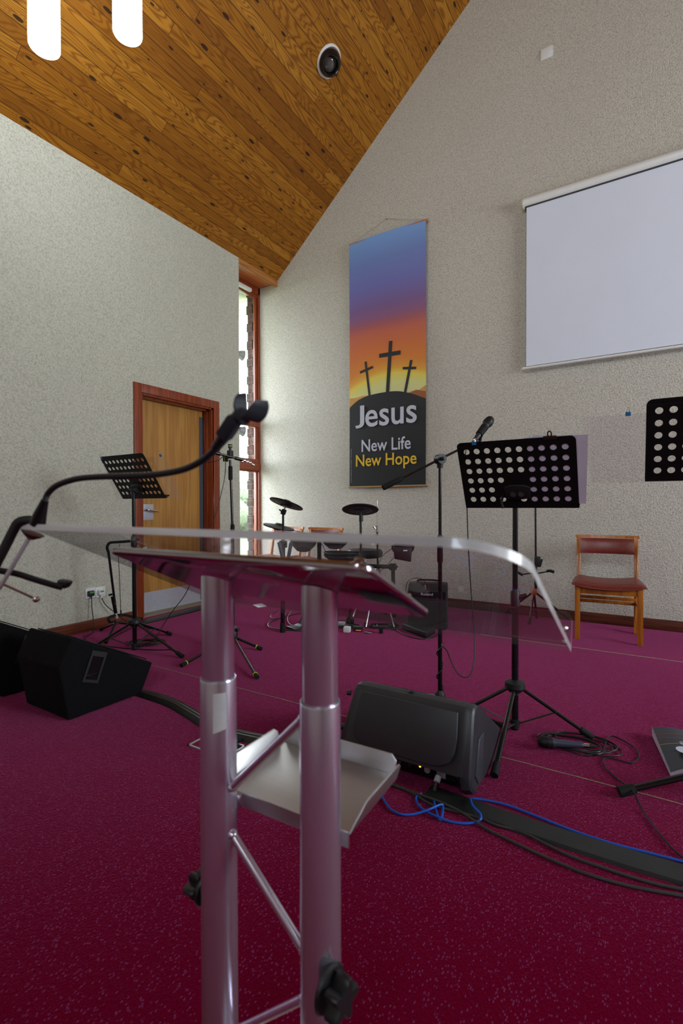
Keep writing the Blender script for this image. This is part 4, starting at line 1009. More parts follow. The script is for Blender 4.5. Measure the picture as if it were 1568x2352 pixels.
for (qx, qy) in ((600, 1490), (590, 1555), (417, 1528)):
    e = on_floor(qx, qy, 0.014); h0 = Vector((LX, LY, 0.09))
    mb = MB(); mb.cyl(h0, e, 0.0095, seg=12); leg = mb.build('leg', m_blackgloss, t)
    dr = (e-h0).normalized(); mb = MB(); mb.cyl(e-dr*0.035, e+dr*0.004, 0.0125, 0.014, seg=12); mb.build('rubber_foot', m_rubber, leg)
    mb = MB(); mb.lathe([(0.0120, 0), (0.0150, 0), (0.0150, 0.006), (0.0120, 0.006)], e-dr*0.042, dr, 14, True); mb.build('lime_ring', m_lime, leg)
cp = [at(470, 1063, 3.5), at(500, 1058, 3.55), hub+Vector((-0.035, -0.02, -0.01)), at(517, 1085, 3.58), at(510, 1125, 3.56), at(497, 1175, 3.54), at(480, 1225, 3.52), at(455, 1290, 3.5), at(428, 1360, 3.48), at(395, 1405, 3.47), at(372, 1440, 3.46), at(355, 1468, 3.46), on_floor(335, 1482, 0.01), on_floor(310, 1490, 0.006), on_floor(330, 1480, 0.006)]
mb = MB(); mb.tube(cp, 0.0028, 8, 5); tag(mb.build('microphone_cable', m_cable), 'thin black cable drooping from the lime-ringed stand to the floor', 'cable')

# --- guitar stand by the sockets
GX, GY = -3.62, 2.34
t = thing('guitar_stand', 'black guitar stand beside the wall sockets, with curved yoke near the floor', 'guitar stand', (GX, GY, 0), 'guitar stands')
pT = on_x(249, 1268, GX); pB = on_x(268, 1420, GX)
mb = MB(); mb.cyl(pT, pB, 0.0095, seg=14); mb.build('neck_tube', m_blackgloss, t)
pM = on_x(258, 1370, GX)
mb = MB(); mb.cyl(pM, pB, 0.0135, seg=14); mb.cyl(on_x(257, 1365, GX), on_x(250, 1367, GX-0.02), 0.008, seg=10); mb.build('lower_tube', m_blackgloss, t)
mb = MB(); mb.cyl(on_x(265, 1408, GX), pB, 0.014, seg=14); mb.build('silver_collar', m_steel, t)
mb = MB(); mb.tube([pT, on_x(246, 1258, GX), on_x(252, 1247, GX), on_x(272, 1245, GX), on_x(298, 1243, GX)], 0.011, 10, 4); mb.build('neck_rest', m_rubber, t)
mb = MB(); mb.tube([on_x(264, 1427, GX+0.03), on_x(252, 1428, GX+0.06), on_x(250, 1419, GX+0.06), on_x(265, 1413, GX), on_x(290, 1413, GX), on_x(312, 1419, GX), on_x(328, 1421, GX+0.03)], 0.010, 10, 5); mb.build('cradle_arm', m_rubber, t)
for a, b in (((266, 1430), (243, 1476)), ((272, 1430), (350, 1441)), ((262, 1432), (232, 1446))):
    mb = MB(); A = on_x(*a, GX); 
    Bp = on_floor(b[0], b[1], 0.012); mb.cyl(A, Bp, 0.0085, seg=12); leg = mb.build('leg', m_blackgloss, t)
    dr = (Bp-A).normalized(); mb = MB(); mb.cyl(Bp-dr*0.045, Bp, 0.012, 0.0135, seg=12); mb.build('rubber_foot', m_rubber, leg)
mb = MB(); mb.cyl(on_x(263, 1386, GX)-Vector((0, 0, 0.006)), on_x(263, 1386, GX)+Vector((0, 0, 0.006)), 0.0142, seg=14); mb.build('red_band', m_red, t)
t = thing('jack_cable', 'thin cable with a silver jack plug hanging behind the music stand by the door', 'cable', on_x(277, 1420, GX+0.25))
X_ = GX+0.12
mb = MB(); mb.tube([on_x(275, 1250, X_), on_x(272, 1275, X_), on_x(274, 1320, X_), on_x(276, 1370, X_), on_x(277, 1402, X_)], 0.0026, 8, 5); mb.build('lead', m_cable, t)
mb = MB(); mb.cyl(on_x(277, 1402, X_), on_x(278, 1411, X_), 0.0055, seg=10); mb.build('plug_boot', m_rubber, t)
mb = MB(); mb.cyl(on_x(278, 1410, X_), on_x(279, 1421, X_), 0.0050, seg=10); mb.cyl(on_x(279, 1421, X_), on_x(279, 1428, X_), 0.0032, seg=10); mb.build('jack_plug', m_chrome, t)

# --- guitar stand behind the centre music stand
HX, HY = -0.862, 4.70
t = thing('guitar_stand', 'black guitar stand with an orange hub in front of the back wall skirting', 'guitar stand', (HX, HY, 0), 'guitar stands')
q = lambda a, b, dy=0.0: on_y(a, b, HY+dy)
mb = MB(); mb.cyl(q(1229, 1120), q(1230, 1290), 0.0085, seg=14); mb.build('neck_tube', m_blackgloss, t)
mb = MB(); mb.cyl(q(1230, 1285), q(1230, 1352), 0.0125, seg=14); mb.build('lower_tube', m_blackgloss, t)
mb = MB(); c_ = q(1234, 1290); mb.box(c_, (0.05, 0.035, 0.095), bevel=0.008); mb.box(c_+Vector((0.03, 0, -0.01)), (0.016, 0.02, 0.075), (0, 0.25, 0), bevel=0.005); mb.build('height_clamp', m_plastic, t)
mb = MB(); mb.tube([q(1188, 1314, -0.06), q(1200, 1319, -0.05), q(1215, 1317, 0), q(1232, 1317, 0), q(1256, 1313, -0.05)], 0.006, 10, 4); mb.tube([q(1256, 1312, -0.05), q(1262, 1311, -0.055), q(1272, 1314, -0.06)], 0.013, 10, 3); mb.tube([q(1188, 1314, -0.06), q(1200, 1321, -0.05)], 0.012, 10, 0); mb.build('cradle_arm', m_rubber, t)
hbp = q(1222, 1358); mb = MB(); mb.lathe([(0, 0.03), (0.02, 0.03), (0.026, 0.01), (0.026, -0.02), (0.018, -0.032), (0, -0.032)], (HX, HY, hbp.z), (0, 0, 1), 18); mb.build('orange_hub', m_copper, t)
for e in (on_floor(1160, 1406, 0.012), on_floor(1215, 1433, 0.012), Vector((-0.60, 4.88, 0.03)), on_floor(1232, 1419, 0.012)):
    A = Vector((HX, HY, hbp.z)); mb = MB(); mb.cyl(A, e, 0.0095, seg=12); leg = mb.build('leg', m_blackgloss, t)
    dr = (e-A).normalized(); mb = MB(); mb.cyl(e-dr*0.05, e, 0.012, 0.014, seg=12); mb.build('rubber_foot', m_rubber, leg)

# ================================================================ monitors
# carpeted wedge (profile in the y-z plane)
def make_wedge(label):
    t = thing('floor_monitor', label, 'speaker', (0, 0, 0), 'black carpet-covered floor wedges')
    Wd = 0.405
    prof = [(0.0, 0.0), (0.41, 0.0), (0.485, 0.155), (0.02, 0.405), (-0.045, 0.268)]
    mb = MB(); mb.prism([(0, y, z+0.006) for y, z in prof], (-Wd, 0, 0), 0.010); cab = mb.build('cabinet', m_wedge, t, 30)
    # handle cup on the right-hand side, cut as a framed recess
    c = Vector((0.002, 0.135, 0.235)); up_ = Vector((0, 0.42, 0.9)).normalized() if False else Vector((0, 0.36, 0.93)).normalized(); sd_ = Vector((0, up_.z, -up_.y))
    hw_, hh_ = 0.044, 0.078; fr_ = 0.012
    mb = MB()
    for s_, L_, o_, w_ in ((sd_, hh_, hw_, fr_), (-sd_, hh_, hw_, fr_)):
        mb.prism([c+s_*(o_-w_)-up_*L_, c+s_*o_-up_*L_, c+s_*o_+up_*L_, c+s_*(o_-w_)+up_*L_], (0.004, 0, 0))
    for s_, L_, o_, w_ in ((up_, hw_-fr_, hh_, 0.026), (-up_, hw_-fr_, hh_, 0.014)):
        mb.prism([c+s_*(o_-w_)-sd_*L_, c+s_*o_-sd_*L_, c+s_*o_+sd_*L_, c+s_*(o_-w_)+sd_*L_], (0.004, 0, 0))
    hd = mb.build('handle_frame', m_plastic, t)
    mb = MB(); mb.prism([c-sd_*(hw_-fr_)-up_*(hh_-0.014), c+sd_*(hw_-fr_)-up_*(hh_-0.014), c+sd_*(hw_-fr_)+up_*(hh_-0.026), c-sd_*(hw_-fr_)+up_*(hh_-0.026)], (0.0006, 0, 0)); 
    mb.box(c+Vector((0.0012, 0, 0))-up_*0.045, (0.003, 0.055, 0.02), bevel=0.001); mb.build('handle_cup', m_blackgloss, hd)
    # front grille on the long slope
    a = Vector((-0.02, 0.485-0.03, 0.155+0.022+0.006)); b = Vector((-0.02, 0.05, 0.392+0.006)); nn = Vector((0, 0.25, 0.465)).normalized()
    mb = MB(); mb.prism([a, b, b+Vector((-Wd+0.04, 0, 0)), a+Vector((-Wd+0.04, 0, 0))], nn*0.006); mb.build('front_grille', m_grille, t)
    for x in (-0.04, -Wd+0.04):
        for y in (0.05, 0.36): mb = MB(); mb.cyl((x, y, 0), (x, y, 0.01), 0.012, seg=10); mb.build('rubber_foot', m_rubber, t)
    return t
w1 = make_wedge('black carpet-covered floor wedge with side handle, lower left'); w1.location = (-2.403, 1.330, 0)
w2 = dup(w1, (-3.02, 1.30, 0), R(-2), 'black carpet-covered floor wedge cut by the left edge of the photo')

# moulded plastic monitor
t = thing('stage_monitor', 'moulded black plastic stage monitor on the carpet in front of the boom stand', 'speaker', (-0.81, 1.9, 0))
def mon_profile(s_, inset):
    """closed outline in (y, z); s_ = 0 in the middle .. 1 at the end cheeks"""
    foot = [(1.790, 0.014), (1.765, 0.060), (1.708, 0.082)] if s_ == 0 else [(1.742, 0.008), (1.708, 0.040), (1.700, 0.090)]
    base = foot + [(1.775, 0.292), (1.790, 0.308), (1.815, 0.312), (1.850, 0.302), (2.145, 0.105)]
    base = base[:-1] + [(2.145, 0.105), (2.160, 0.080), (2.150, 0.030), (2.120, 0.010), (1.80, 0.010)]
    cy, cz = 1.93, 0.15
    return [(cy+(y-cy)*(1-inset), cz+(z-cz)*(1-inset*0.8)) for y, z in base]
XL_, XR_ = -1.090, -0.520
st = [(0.0, 0.09), (0.012, 0.04), (0.035, 0.012), (0.06, 0.0), (0.09, 0.0), (0.5, 0.0), (0.90, 0.0), (0.935, 0.0), (0.965, 0.012), (0.988, 0.04), (1.0, 0.09)]
mb = MB(); rings = []
for u, ins in st:
    x = XL_+(XR_-XL_)*u
    pr_ = mon_profile(0 if 0.08 < u < 0.92 else 1, ins); ring = []
    for (y, z) in pr_:
        sk = (0.5-u)*2*0.055*(z/0.34) if u < 0.5 else (0.5-u)*2*0.018*(z/0.34)         # cheeks lean in towards the top
        ring.append(mb.bm.verts.new((x+sk, y, z)))
    rings.append(ring)
for A, B in zip(rings, rings[1:]):
    for k_ in range(len(A)): mb.bm.faces.new((A[k_], A[(k_+1) % len(A)], B[(k_+1) % len(A)], B[k_]))
mb.bm.faces.new(rings[0]); mb.bm.faces.new(list(reversed(rings[-1])))
cab = mb.build('cabinet', m_monitor, t, 28)
# back panel standing proud with rounded lower corners
mb = MB(); dirp = Vector((0, 0.075, 0.202)).normalized(); npn = Vector((0, -dirp.z, dirp.y))
def MP(u, v, d=0.0):  # u along x 0..1, v up the back face
    xx = XL_+0.045+(XR_-XL_-0.09)*u; zz = 0.092+0.196*v
    sk = (0.5-u)*2*(0.050 if u < 0.5 else 0.018)*(zz/0.34); return Vector((xx+sk, 1.703+0.075*(zz-0.09)/0.202, zz)) + npn*d
pts = [(0.02, 1.0), (0.98, 1.0), (0.985, 0.55), (0.97, 0.30), (0.93, 0.14), (0.86, 0.06), (0.78, 0.03), (0.22, 0.03), (0.14, 0.06), (0.07, 0.14), (0.03, 0.30), (0.015, 0.55)]
mb.prism([MP(u, v, 0.0) for u, v in pts], npn*0.012, 0.004); mb.build('back_panel', m_monitor, t, 30)
mb = MB(); mb.box(((XL_+XR_)/2, 1.772, 0.047), (0.42, 0.03, 0.058), bevel=0.005); cpn = mb.build('connector_panel', m_blackgloss, t)
xc = (XL_+XR_)/2
for i, x in enumerate((-0.17, -0.13, -0.09, -0.05, -0.01, 0.03)):
    mb = MB(); mb.lathe([(0.008, 0), (0.008, 0.012), (0.006, 0.016), (0, 0.016)], (xc+x, 1.757, 0.055), (0, -1, 0), 12); mb.build('knob', m_plastic if i % 2 else m_chrome, cpn)
mb = MB(); mb.cyl((xc+0.07, 1.757, 0.055), (xc+0.07, 1.752, 0.055), 0.004, seg=8); mb.build('indicator_light', m_led, cpn)
mb = MB(); mb.cyl((xc+0.10, 1.757, 0.05), (xc+0.10, 1.750, 0.05), 0.012, seg=16); mb.box((xc+0.155, 1.756, 0.05), (0.035, 0.006, 0.03)); mb.build('input_socket', m_steel, cpn)
# front grille and end handle
mb = MB(); mb.prism([(XL_+0.04, 1.875, 0.285), (XR_-0.04, 1.875, 0.285), (XR_-0.03, 2.13, 0.114), (XL_+0.03, 2.13, 0.114)], Vector((0, 0.56, 0.83))*0.008, 0.003); mb.build('front_grille', m_grille, t)
mb = MB()
mb.prism([(XR_-0.010, 1.755, 0.075), (XR_-0.010, 1.790, 0.030), (XR_-0.010, 1.835, 0.026), (XR_-0.014, 1.875, 0.19), (XR_-0.014, 1.815, 0.19)], (0.012, 0, 0), 0.003); mb.build('side_handle', plain('handle_rubber', (58, 62, 70), 0.35), t)
mb = MB()
mb.cyl((XL_-0.0, 1.79, 0.11), (XL_-0.02, 1.785, 0.11), 0.014, seg=16); mb.build('side_knob', m_plastic, t)
mb = MB(); mb.cyl((XL_+0.01, 1.815, 0.25), (XL_-0.006, 1.81, 0.25), 0.010, seg=16); mb.build('side_knob', m_plastic, t)
mb = MB(); mb.lathe([(0.012, 0), (0.012, 0.004), (0.007, 0.008), (0, 0.008)], (xc+0.01, 1.812, 0.311), (0, 0, 1), 16); mb.build('pole_socket_cap', m_plastic, t)
# power plug and cables behind it
t = thing('power_connector', 'blue cable with a white and grey plug in the back of the stage monitor', 'cable', on_y(1002, 1800, 1.70))
pc = on_y(1002, 1797, 1.725)
mb = MB(); mb.cyl(pc+Vector((0, 0.02, 0.012)), pc, 0.0115, seg=16); mb.build('plug_collar', m_white, t)
mb = MB(); mb.cyl(pc, pc+Vector((-0.002, -0.03, -0.035)), 0.0105, 0.005, seg=14); mb.build('plug_boot', m_plastic, t)
zf = 0.006
mb = MB(); mb.tube([pc+Vector((-0.002, -0.03, -0.035)), on_floor(997, 1843, 0.012), on_floor(1001, 1862, zf), on_floor(1008, 1881, zf), on_floor(1013, 1880, zf), on_floor(1017, 1855, 0.01), on_floor(1012, 1848, 0.016), on_floor(985, 1859, zf+0.008), on_floor(955, 1869, zf), on_floor(925, 1871, zf), on_floor(900, 1861, zf), on_floor(884, 1842, zf), on_floor(876, 1822, zf), on_floor(880, 1800, zf), on_floor(900, 1785, zf)], 0.0040, 8, 6); mb.build('lead', m_blue_cable, t)
mb = MB(); mb.tube([on_floor(968, 1822, zf), on_floor(955, 1832, zf), on_floor(960, 1848, zf), on_floor(975, 1862, zf), on_floor(1000, 1874, zf+0.006), on_floor(1030, 1886, zf), on_floor(1060, 1891, zf), on_floor(1090, 1889, zf), on_floor(1103, 1882, zf+0.01), on_floor(1104, 1873, zf+0.01), on_floor(1100, 1866, 0.02), on_floor(1085, 1850, 0.024), on_floor(1080, 1835, 0.02)], 0.0040, 8, 6)
tag(mb.build('blue_cable', m_blue_cable), 'blue cable loop lying just in front of the stage monitor', 'cable')
mb = MB(); mb.tube([on_floor(1085, 1834, zf), on_floor(1110, 1837, zf), on_floor(1160, 1848, zf), on_floor(1230, 1874, zf), on_floor(1310, 1906, zf), on_floor(1400, 1936, zf), on_floor(1490, 1959, zf), on_floor(1568, 1979, zf), on_floor(1640, 1998, zf), Vector((0.75, 1.80, zf)), Vector((1.5, 1.82, zf)), Vector((2.4, 1.81, zf))], 0.0042, 8, 6)
tag(mb.build('blue_cable', m_blue_cable), 'long blue cable running right along the far side of the rubber cable cover', 'cable')

# ---------------------------------------------------------------- cable cover strip and cables
def strip(pts, w, h, name, m, label, cat, ribs=True):
    """rubber cable protector following a floor line: humped cross-section"""
    P = []
    for i in range(len(pts)-1):
        p0 = pts[i-1] if i else pts[0]*2-pts[1]; p1, p2 = pts[i], pts[i+1]; p3 = pts[i+2] if i+2 < len(pts) else pts[-1]*2-pts[-2]
        for k_ in range(8):
            t_ = k_/8; P.append(0.5*((2*p1)+(-p0+p2)*t_+(2*p0-5*p1+4*p2-p3)*t_*t_+(-p0+3*p1-3*p2+p3)*t_**3))
    P.append(pts[-1])
    prof = [(-1, 0), (-0.93, 0.22), (-0.62, 0.62), (-0.45, 0.92), (-0.22, 0.86), (0, 1.0), (0.22, 0.86), (0.45, 0.92), (0.62, 0.62), (0.93, 0.22), (1, 0)] if ribs else [(-1, 0), (-0.9, 0.7), (0.9, 0.7), (1, 0)]
    mb = MB(); rings = []
    for i, p in enumerate(P):
        d = (P[min(i+1, len(P)-1)]-P[max(i-1, 0)]); d.z = 0; d.normalize(); n_ = Vector((-d.y, d.x, 0))
        rings.append([mb.bm.verts.new(Vector((p.x, p.y, 0.0005)) + n_*a*w/2 + Vector((0, 0, b*h))) for a, b in prof])
    for A, B in zip(rings, rings[1:]):
        for k_ in range(len(A)-1): mb.bm.faces.new((A[k_], A[k_+1], B[k_+1], B[k_]))
        mb.bm.faces.new((A[-1], A[0], B[0], B[-1]))
    mb.bm.faces.new(rings[0]); mb.bm.faces.new(rings[-1])
    return tag(mb.build(name, m, None, 25), label, cat)
V2 = lambda x, y: Vector((x, y, 0))
strip([V2(-2.40, 1.75), V2(-2.15, 1.745), V2(-1.93, 1.70), V2(-1.72, 1.655), V2(-1.55, 1.665), V2(-1.35, 1.70), V2(-1.12, 1.735)], 0.085, 0.022, 'cable_cover', m_cover, 'ribbed dark rubber cable cover running from the left wedge behind the lectern', 'cable cover')
strip([V2(-0.68, 1.690), V2(-0.45, 1.680), V2(-0.25, 1.677), V2(-0.05, 1.680), V2(0.12, 1.690), V2(0.6, 1.70), V2(2.4, 1.70)], 0.088, 0.015, 'cable_cover', m_cover, 'flat dark rubber cable cover running right from the stage monitor', 'cable cover', False)
mb = MB(); mb.tube([on_floor(888, 1792, zf), on_floor(920, 1808, zf), on_floor(960, 1824, zf+0.004), on_floor(1010, 1842, zf+0.008), on_floor(1060, 1866, zf+0.006), on_floor(1110, 1900, zf), on_floor(1170, 1930, zf), on_floor(1260, 1972, zf), on_floor(1350, 2008, zf), on_floor(1450, 2036, zf), on_floor(1568, 2058, zf), on_floor(1660, 2080, zf), Vector((0.75, 1.62, zf)), Vector((1.5, 1.60, zf)), Vector((2.4, 1.62, zf))], 0.0044, 8, 6)
tag(mb.build('floor_cable', m_grey_cable), 'dark grey cable nearest the camera, running right from the stage monitor', 'cable')
mb = MB(); mb.tube([on_floor(892, 1800, zf), on_floor(940, 1818, zf), on_floor(990, 1848, zf), on_floor(1040, 1862, zf), on_floor(1100, 1878, zf), on_floor(1140, 1895, zf), on_floor(1200, 1912, zf), on_floor(1300, 1962, zf), on_floor(1400, 1998, zf), on_floor(1490, 2026, zf), on_floor(1568, 2043, zf), on_floor(1660, 2062, zf), Vector((0.75, 1.64, zf)), Vector((1.5, 1.635, zf)), Vector((2.4, 1.64, zf))], 0.0044, 8, 6)
tag(mb.build('floor_cable', m_grey_cable), 'dark grey cable hugging the near edge of the flat cable cover', 'cable')

# floor outlet box by the cable cover
t = thing('floor_outlet_box', 'open floor outlet box with a bright metal rim under the cable cover', 'floor box', (-1.60, 1.545, 0))
mb = MB()
x0, x1, y0, y1 = -1.715, -1.49, 1.472, 1.60
for a, b, c_, d_ in ((x0, x1, y0, y0+0.008), (x0, x1, y1-0.008, y1), (x0, x0+0.008, y0, y1), (x1-0.008, x1, y0, y1)): mb.box(((a+b)/2, (c_+d_)/2, 0.003), (b-a, d_-c_, 0.006))
mb.build('metal_rim', m_steel, t)
mb = MB(); mb.box(((x0+x1)/2-0.02, (y0+y1)/2, 0.0015), (x1-x0-0.06, y1-y0-0.02, 0.003)); mb.build('carpet_lid', m_carpet, t)
mb = MB(); mb.box((x1-0.045, (y0+y1)/2, 0.002), (0.055, y1-y0-0.02, 0.004)); mb.cyl((x1-0.05, y0+0.02, 0.008), (x1-0.05, y1+0.03, 0.012), 0.007, seg=10); mb.build('cable_outlet', m_rubber, t)

# ---------------------------------------------------------------- microphone on its cable coil
def coil(center, rx, ry, n_, seed, z0=0.006, drift=0.03, rot=0.3):
    rnd = random.Random(seed); pts = []
    for i in range(n_*10):
        a = 2*math.pi*i/10; k_ = i/10
        r1 = rx*(1-0.30*rnd.random()*0.6-0.04*k_); r2 = ry*(1-0.30*rnd.random()*0.6-0.03*k_)
        cx = center.x+drift*math.sin(k_*2.1); cy = center.y+drift*math.cos(k_*1.7)
        x = r1*math.cos(a); y = r2*math.sin(a)
        pts.append(Vector((cx+x*math.cos(rot)-y*math.sin(rot), cy+x*math.sin(rot)+y*math.cos(rot), z0+0.0015*k_+0.004*rnd.random())))
    return pts
cc_ = on_floor(1330, 1712)
pts = coil(cc_, 0.165, 0.090, 6, 3, rot=0.05)
pts += [on_floor(1400, 1690, 0.01), on_floor(1450, 1712, zf), on_floor(1468, 1735, zf), on_floor(1450, 1752, zf), on_floor(1405, 1742, zf), on_floor(1385, 1745, zf), on_floor(1392, 1765, zf), on_floor(1425, 1795, zf), on_floor(1452, 1815, 0.035), on_floor(1475, 1860, 0.008), on_floor(1510, 1910, zf), on_floor(1545, 1950, zf), on_floor(1575, 1975, zf), on_floor(1630, 2015, zf)]
mb = MB(); mb.tube(pts, 0.0030, 8, 5); tag(mb.build('microphone_cable', m_cable), 'coiled black microphone cable on the carpet with its tail running lower right', 'cable')
tp = on_floor(1234, 1703, 0.034); tl = on_floor(1340, 1712, 0.030)
make_mic('floor', tp, tl, 'dark microphone lying on the coiled cable by the right stand foot', 0.0235, plain('slate_mic_body', (60, 66, 82), 0.35, 0.3))

# ---------------------------------------------------------------- song book
t = thing('song_book', 'thick paperback song book lying on the carpet at the right edge', 'book', (0.16, 2.50, 0))
bk0, bk1, bk2, bk3 = Vector((0.086, 2.285, 0)), Vector((0.30, 2.315, 0)), Vector((0.262, 2.63, 0)), Vector((0.028, 2.645, 0))
mb = MB(); n_ = 10; th = 0.042
ex = (bk1-bk0); ey = (bk3-bk0)
def BP(u, v): 
    base_ = bk0*(1-u)*(1-v)+bk1*u*(1-v)+bk2*u*v+bk3*(1-u)*v
    lift = 0.018*math.sin(math.pi*min(1, u*1.2))*1.0 - 0.012*(1-u)**3*(1-v)*2
    return base_+Vector((0, 0, th+lift))
vt = [[mb.bm.verts.new(BP(i/n_, j/n_)) for i in range(n_+1)] for j in range(n_+1)]
vb = [[mb.bm.verts.new(Vector((BP(i/n_, j/n_).x, BP(i/n_, j/n_).y, 0.002))) for i in range(n_+1)] for j in range(n_+1)]
for g in (vt, vb):
    for j in range(n_):
        for i in range(n_): mb.bm.faces.new((g[j][i], g[j][i+1], g[j+1][i+1], g[j+1][i]))
for i in range(n_):
    for j in (0, n_): mb.bm.faces.new((vt[j][i], vt[j][i+1], vb[j][i+1], vb[j][i])); mb.bm.faces.new((vt[i][j], vt[i+1][j], vb[i+1][j], vb[i][j]))
mb.build('page_block', m_pages, t, 40)
mb = MB()
m_cover_book = plain('slate_book_cover', (52, 58, 74), 0.3, 0.0, 0.1, 6)
vt = [[mb.bm.verts.new(BP(i/n_, 0.0 + j/n_)+Vector((0, 0, 0.0012))) for i in range(n_+1)] for j in range(n_+1)]
for j in range(n_):
    for i in range(n_): f = mb.bm.faces.new((vt[j][i], vt[j][i+1], vt[j+1][i+1], vt[j+1][i])); f.material_index = 0
def line_on(v0, v1, mi, u0=0.0, u1=1.0):
    for i in range(12):
        a = u0+(u1-u0)*i/12; b = u0+(u1-u0)*(i+1)/12
        f = mb.bm.faces.new([mb.bm.verts.new(BP(u, v)+Vector((0, 0, 0.0020))) for u, v in ((a, v0), (b, v0), (b, v1), (a, v1))]); f.material_index = mi
line_on(0.80, 0.806, 3); line_on(0.70, 0.706, 3); line_on(0.56, 0.566, 2); line_on(0.42, 0.426, 4); line_on(0.38, 0.386, 5)
def book_text(body, u_right, v_base, width, height, mi):
    # read from the far side: letters upside down to the camera
    x_ = -(bk1-bk0).normalized(); y_ = -(bk3-bk0).normalized()
    o_ = BP(u_right, v_base); n0 = len(mb.bm.verts); text_mesh(mb, body, o_, x_, y_, width, height, mi, 0.0)
    mb.bm.verts.ensure_lookup_table()
    for v in list(mb.bm.verts)[n0:]:
        d_ = v.co-bk0; d_.z = 0; v.co.z = BP(d_.dot(ex)/ex.length_squared, d_.dot(ey)/ey.length_squared).z+0.0028
book_text('Mission', 0.90, 0.52, 0.150, 0.042, 1); book_text('Praise', 0.94, 0.665, 0.140, 0.042, 1)
book_text('words edition', 0.92, 0.60, 0.130, 0.012, 3) if False else None
mb.lathe([(0, 0.0), (0.032, 0.0), (0.032, 0.001), (0, 0.001)], BP(0.33, 0.34)+Vector((0, 0, 0.010)), (0, 0, 1), 24)
for f in mb.bm.faces[-72:]: f.material_index = 1
mb.build('cover', [m_cover_book, m_print_white, m_print_yellow, plain('rust_ink', (170, 90, 40), 0.5), plain('green_ink', (60, 130, 80), 0.5), plain('blue_ink', (50, 100, 170), 0.5)], t, 60)

# ================================================================ drum kit
DK = thing('electronic_drum_kit', 'black electronic drum kit on a tube rack by the slot window', 'drum kit', (-2.3, 3.6, 0))
def D(px, py, z=4.2): return at(px, py, z)
def cymbal(c, r, n, label=None):
    mb = MB(); mb.lathe([(0, -0.012), (0.035, -0.012), (0.05, -0.006), (r*0.72, 0.0), (r*0.74, -0.005), (r*0.97, -0.004), (r, 0.001), (r*0.98, 0.007), (r*0.5, 0.016), (0.045, 0.022), (0.03, 0.034), (0, 0.036)], c, n, 40)
    o = mb.build('cymbal_pad', m_cork, DK)
    mb = MB(); mb.lathe([(0.05, -0.008), (r*0.7, -0.002), (r*0.7, -0.004), (0.05, -0.012)], c, n, 40, True); mb.build('underside_plate', m_padgrey, o)
    mb = MB(); nn = Vector(n).normalized(); mb.box(Vector(c)-nn*0.014, (0.11, 0.05, 0.016), nn.to_track_quat('Z', 'Y').to_matrix(), 0.003); mb.build('sensor_block', m_plastic, o)
    return o
cam_r = RGT; cam_f = Vector((FWD.x, FWD.y, 0)).normalized()
n1 = (Vector((0, 0, 1)) + cam_r*0.32 + cam_f*0.22).normalized()
n2 = (Vector((0, 0, 1)) + cam_r*0.03 + cam_f*0.32).normalized()
n3 = (Vector((0, 0, 1)) + cam_r*0.22 - cam_f*0.06).normalized()
c1_ = D(657, 1158, 4.15); c2_ = D(827, 1171, 4.25); c3_ = D(640, 1211, 4.35)
cymbal(c1_, 0.148, n1); cymbal(c2_, 0.160, n2); cymbal(c3_, 0.140, n3)
def rod(a, b, r, name='rack_tube', m=m_blackgloss, parent=DK): mb = MB(); mb.cyl(a, b, r, seg=16); return mb.build(name, m, parent)
rod(c1_-n1*0.02, D(652, 1172, 4.15), 0.006, 'cymbal_rod', m_chrome)
mb = MB(); mb.box(D(651, 1176, 4.15), (0.035, 0.03, 0.045), (0.3, 0.5, 0.2), 0.004); mb.cyl(D(641, 1170, 4.15), D(650, 1178, 4.15), 0.006, seg=8); mb.build('tilter', m_plastic, DK)
g1 = on_floor(649, 1452); g1b = Vector((g1.x, g1.y, 0.0)); dz1 = (g1-EYE).dot(FWD)
rod(D(650, 1178, 4.15), D(650, 1250, 4.15), 0.0095, 'cymbal_arm')
rod(D(650, 1240, 4.15), g1b+Vector((0, 0, 0.02)), 0.0185)
mb = MB(); mb.cyl(g1b, g1b+Vector((0, 0, 0.08)), 0.024, 0.021, seg=16); mb.build('rubber_foot', m_rubber, DK)
rod(c2_-n2*0.01, D(829, 1186, 4.25), 0.008, 'cymbal_rod', m_plastic)
mb = MB(); mb.cyl(D(829, 1184, 4.25), D(829, 1198, 4.25), 0.018, seg=14); mb.build('tilter', m_plastic, DK)
rod(D(828, 1196, 4.25), D(829, 1300, 4.25), 0.0105, 'cymbal_arm', m_black)
# rack: two cross bars and three legs
e1 = D(560, 1297, 3.95); e2 = D(722, 1296, 4.2); e3 = D(902, 1302, 4.35)
rod(e2, e3, 0.0185); rod(D(650, 1291, 4.15), e2, 0.0185)
pR = on_floor(905, 1420); rod(e3, pR+Vector((0, 0, 0.02)), 0.0185)
rod(D(733, 1245, 4.3), D(733, 1300, 4.2), 0.0185)
pM_ = on_floor(800, 1432); rod(D(822, 1300, 4.27), pM_+Vector((0, 0, 0.02)), 0.0125)
mb = MB(); mb.cyl(pM_, pM_+Vector((0, 0, 0.05)), 0.02, seg=12); mb.build('rubber_foot', m_rubber, DK)
for p in (D(650, 1250, 4.15), e2, e3, D(829, 1298, 4.25)):
    mb = MB(); mb.box(p, (0.055, 0.05, 0.06), bevel=0.008); mb.cyl(p+Vector((0.03, -0.02, 0)), p+Vector((0.06, -0.03, 0.01)), 0.007, seg=8); mb.build('rack_clamp', m_plastic, DK)
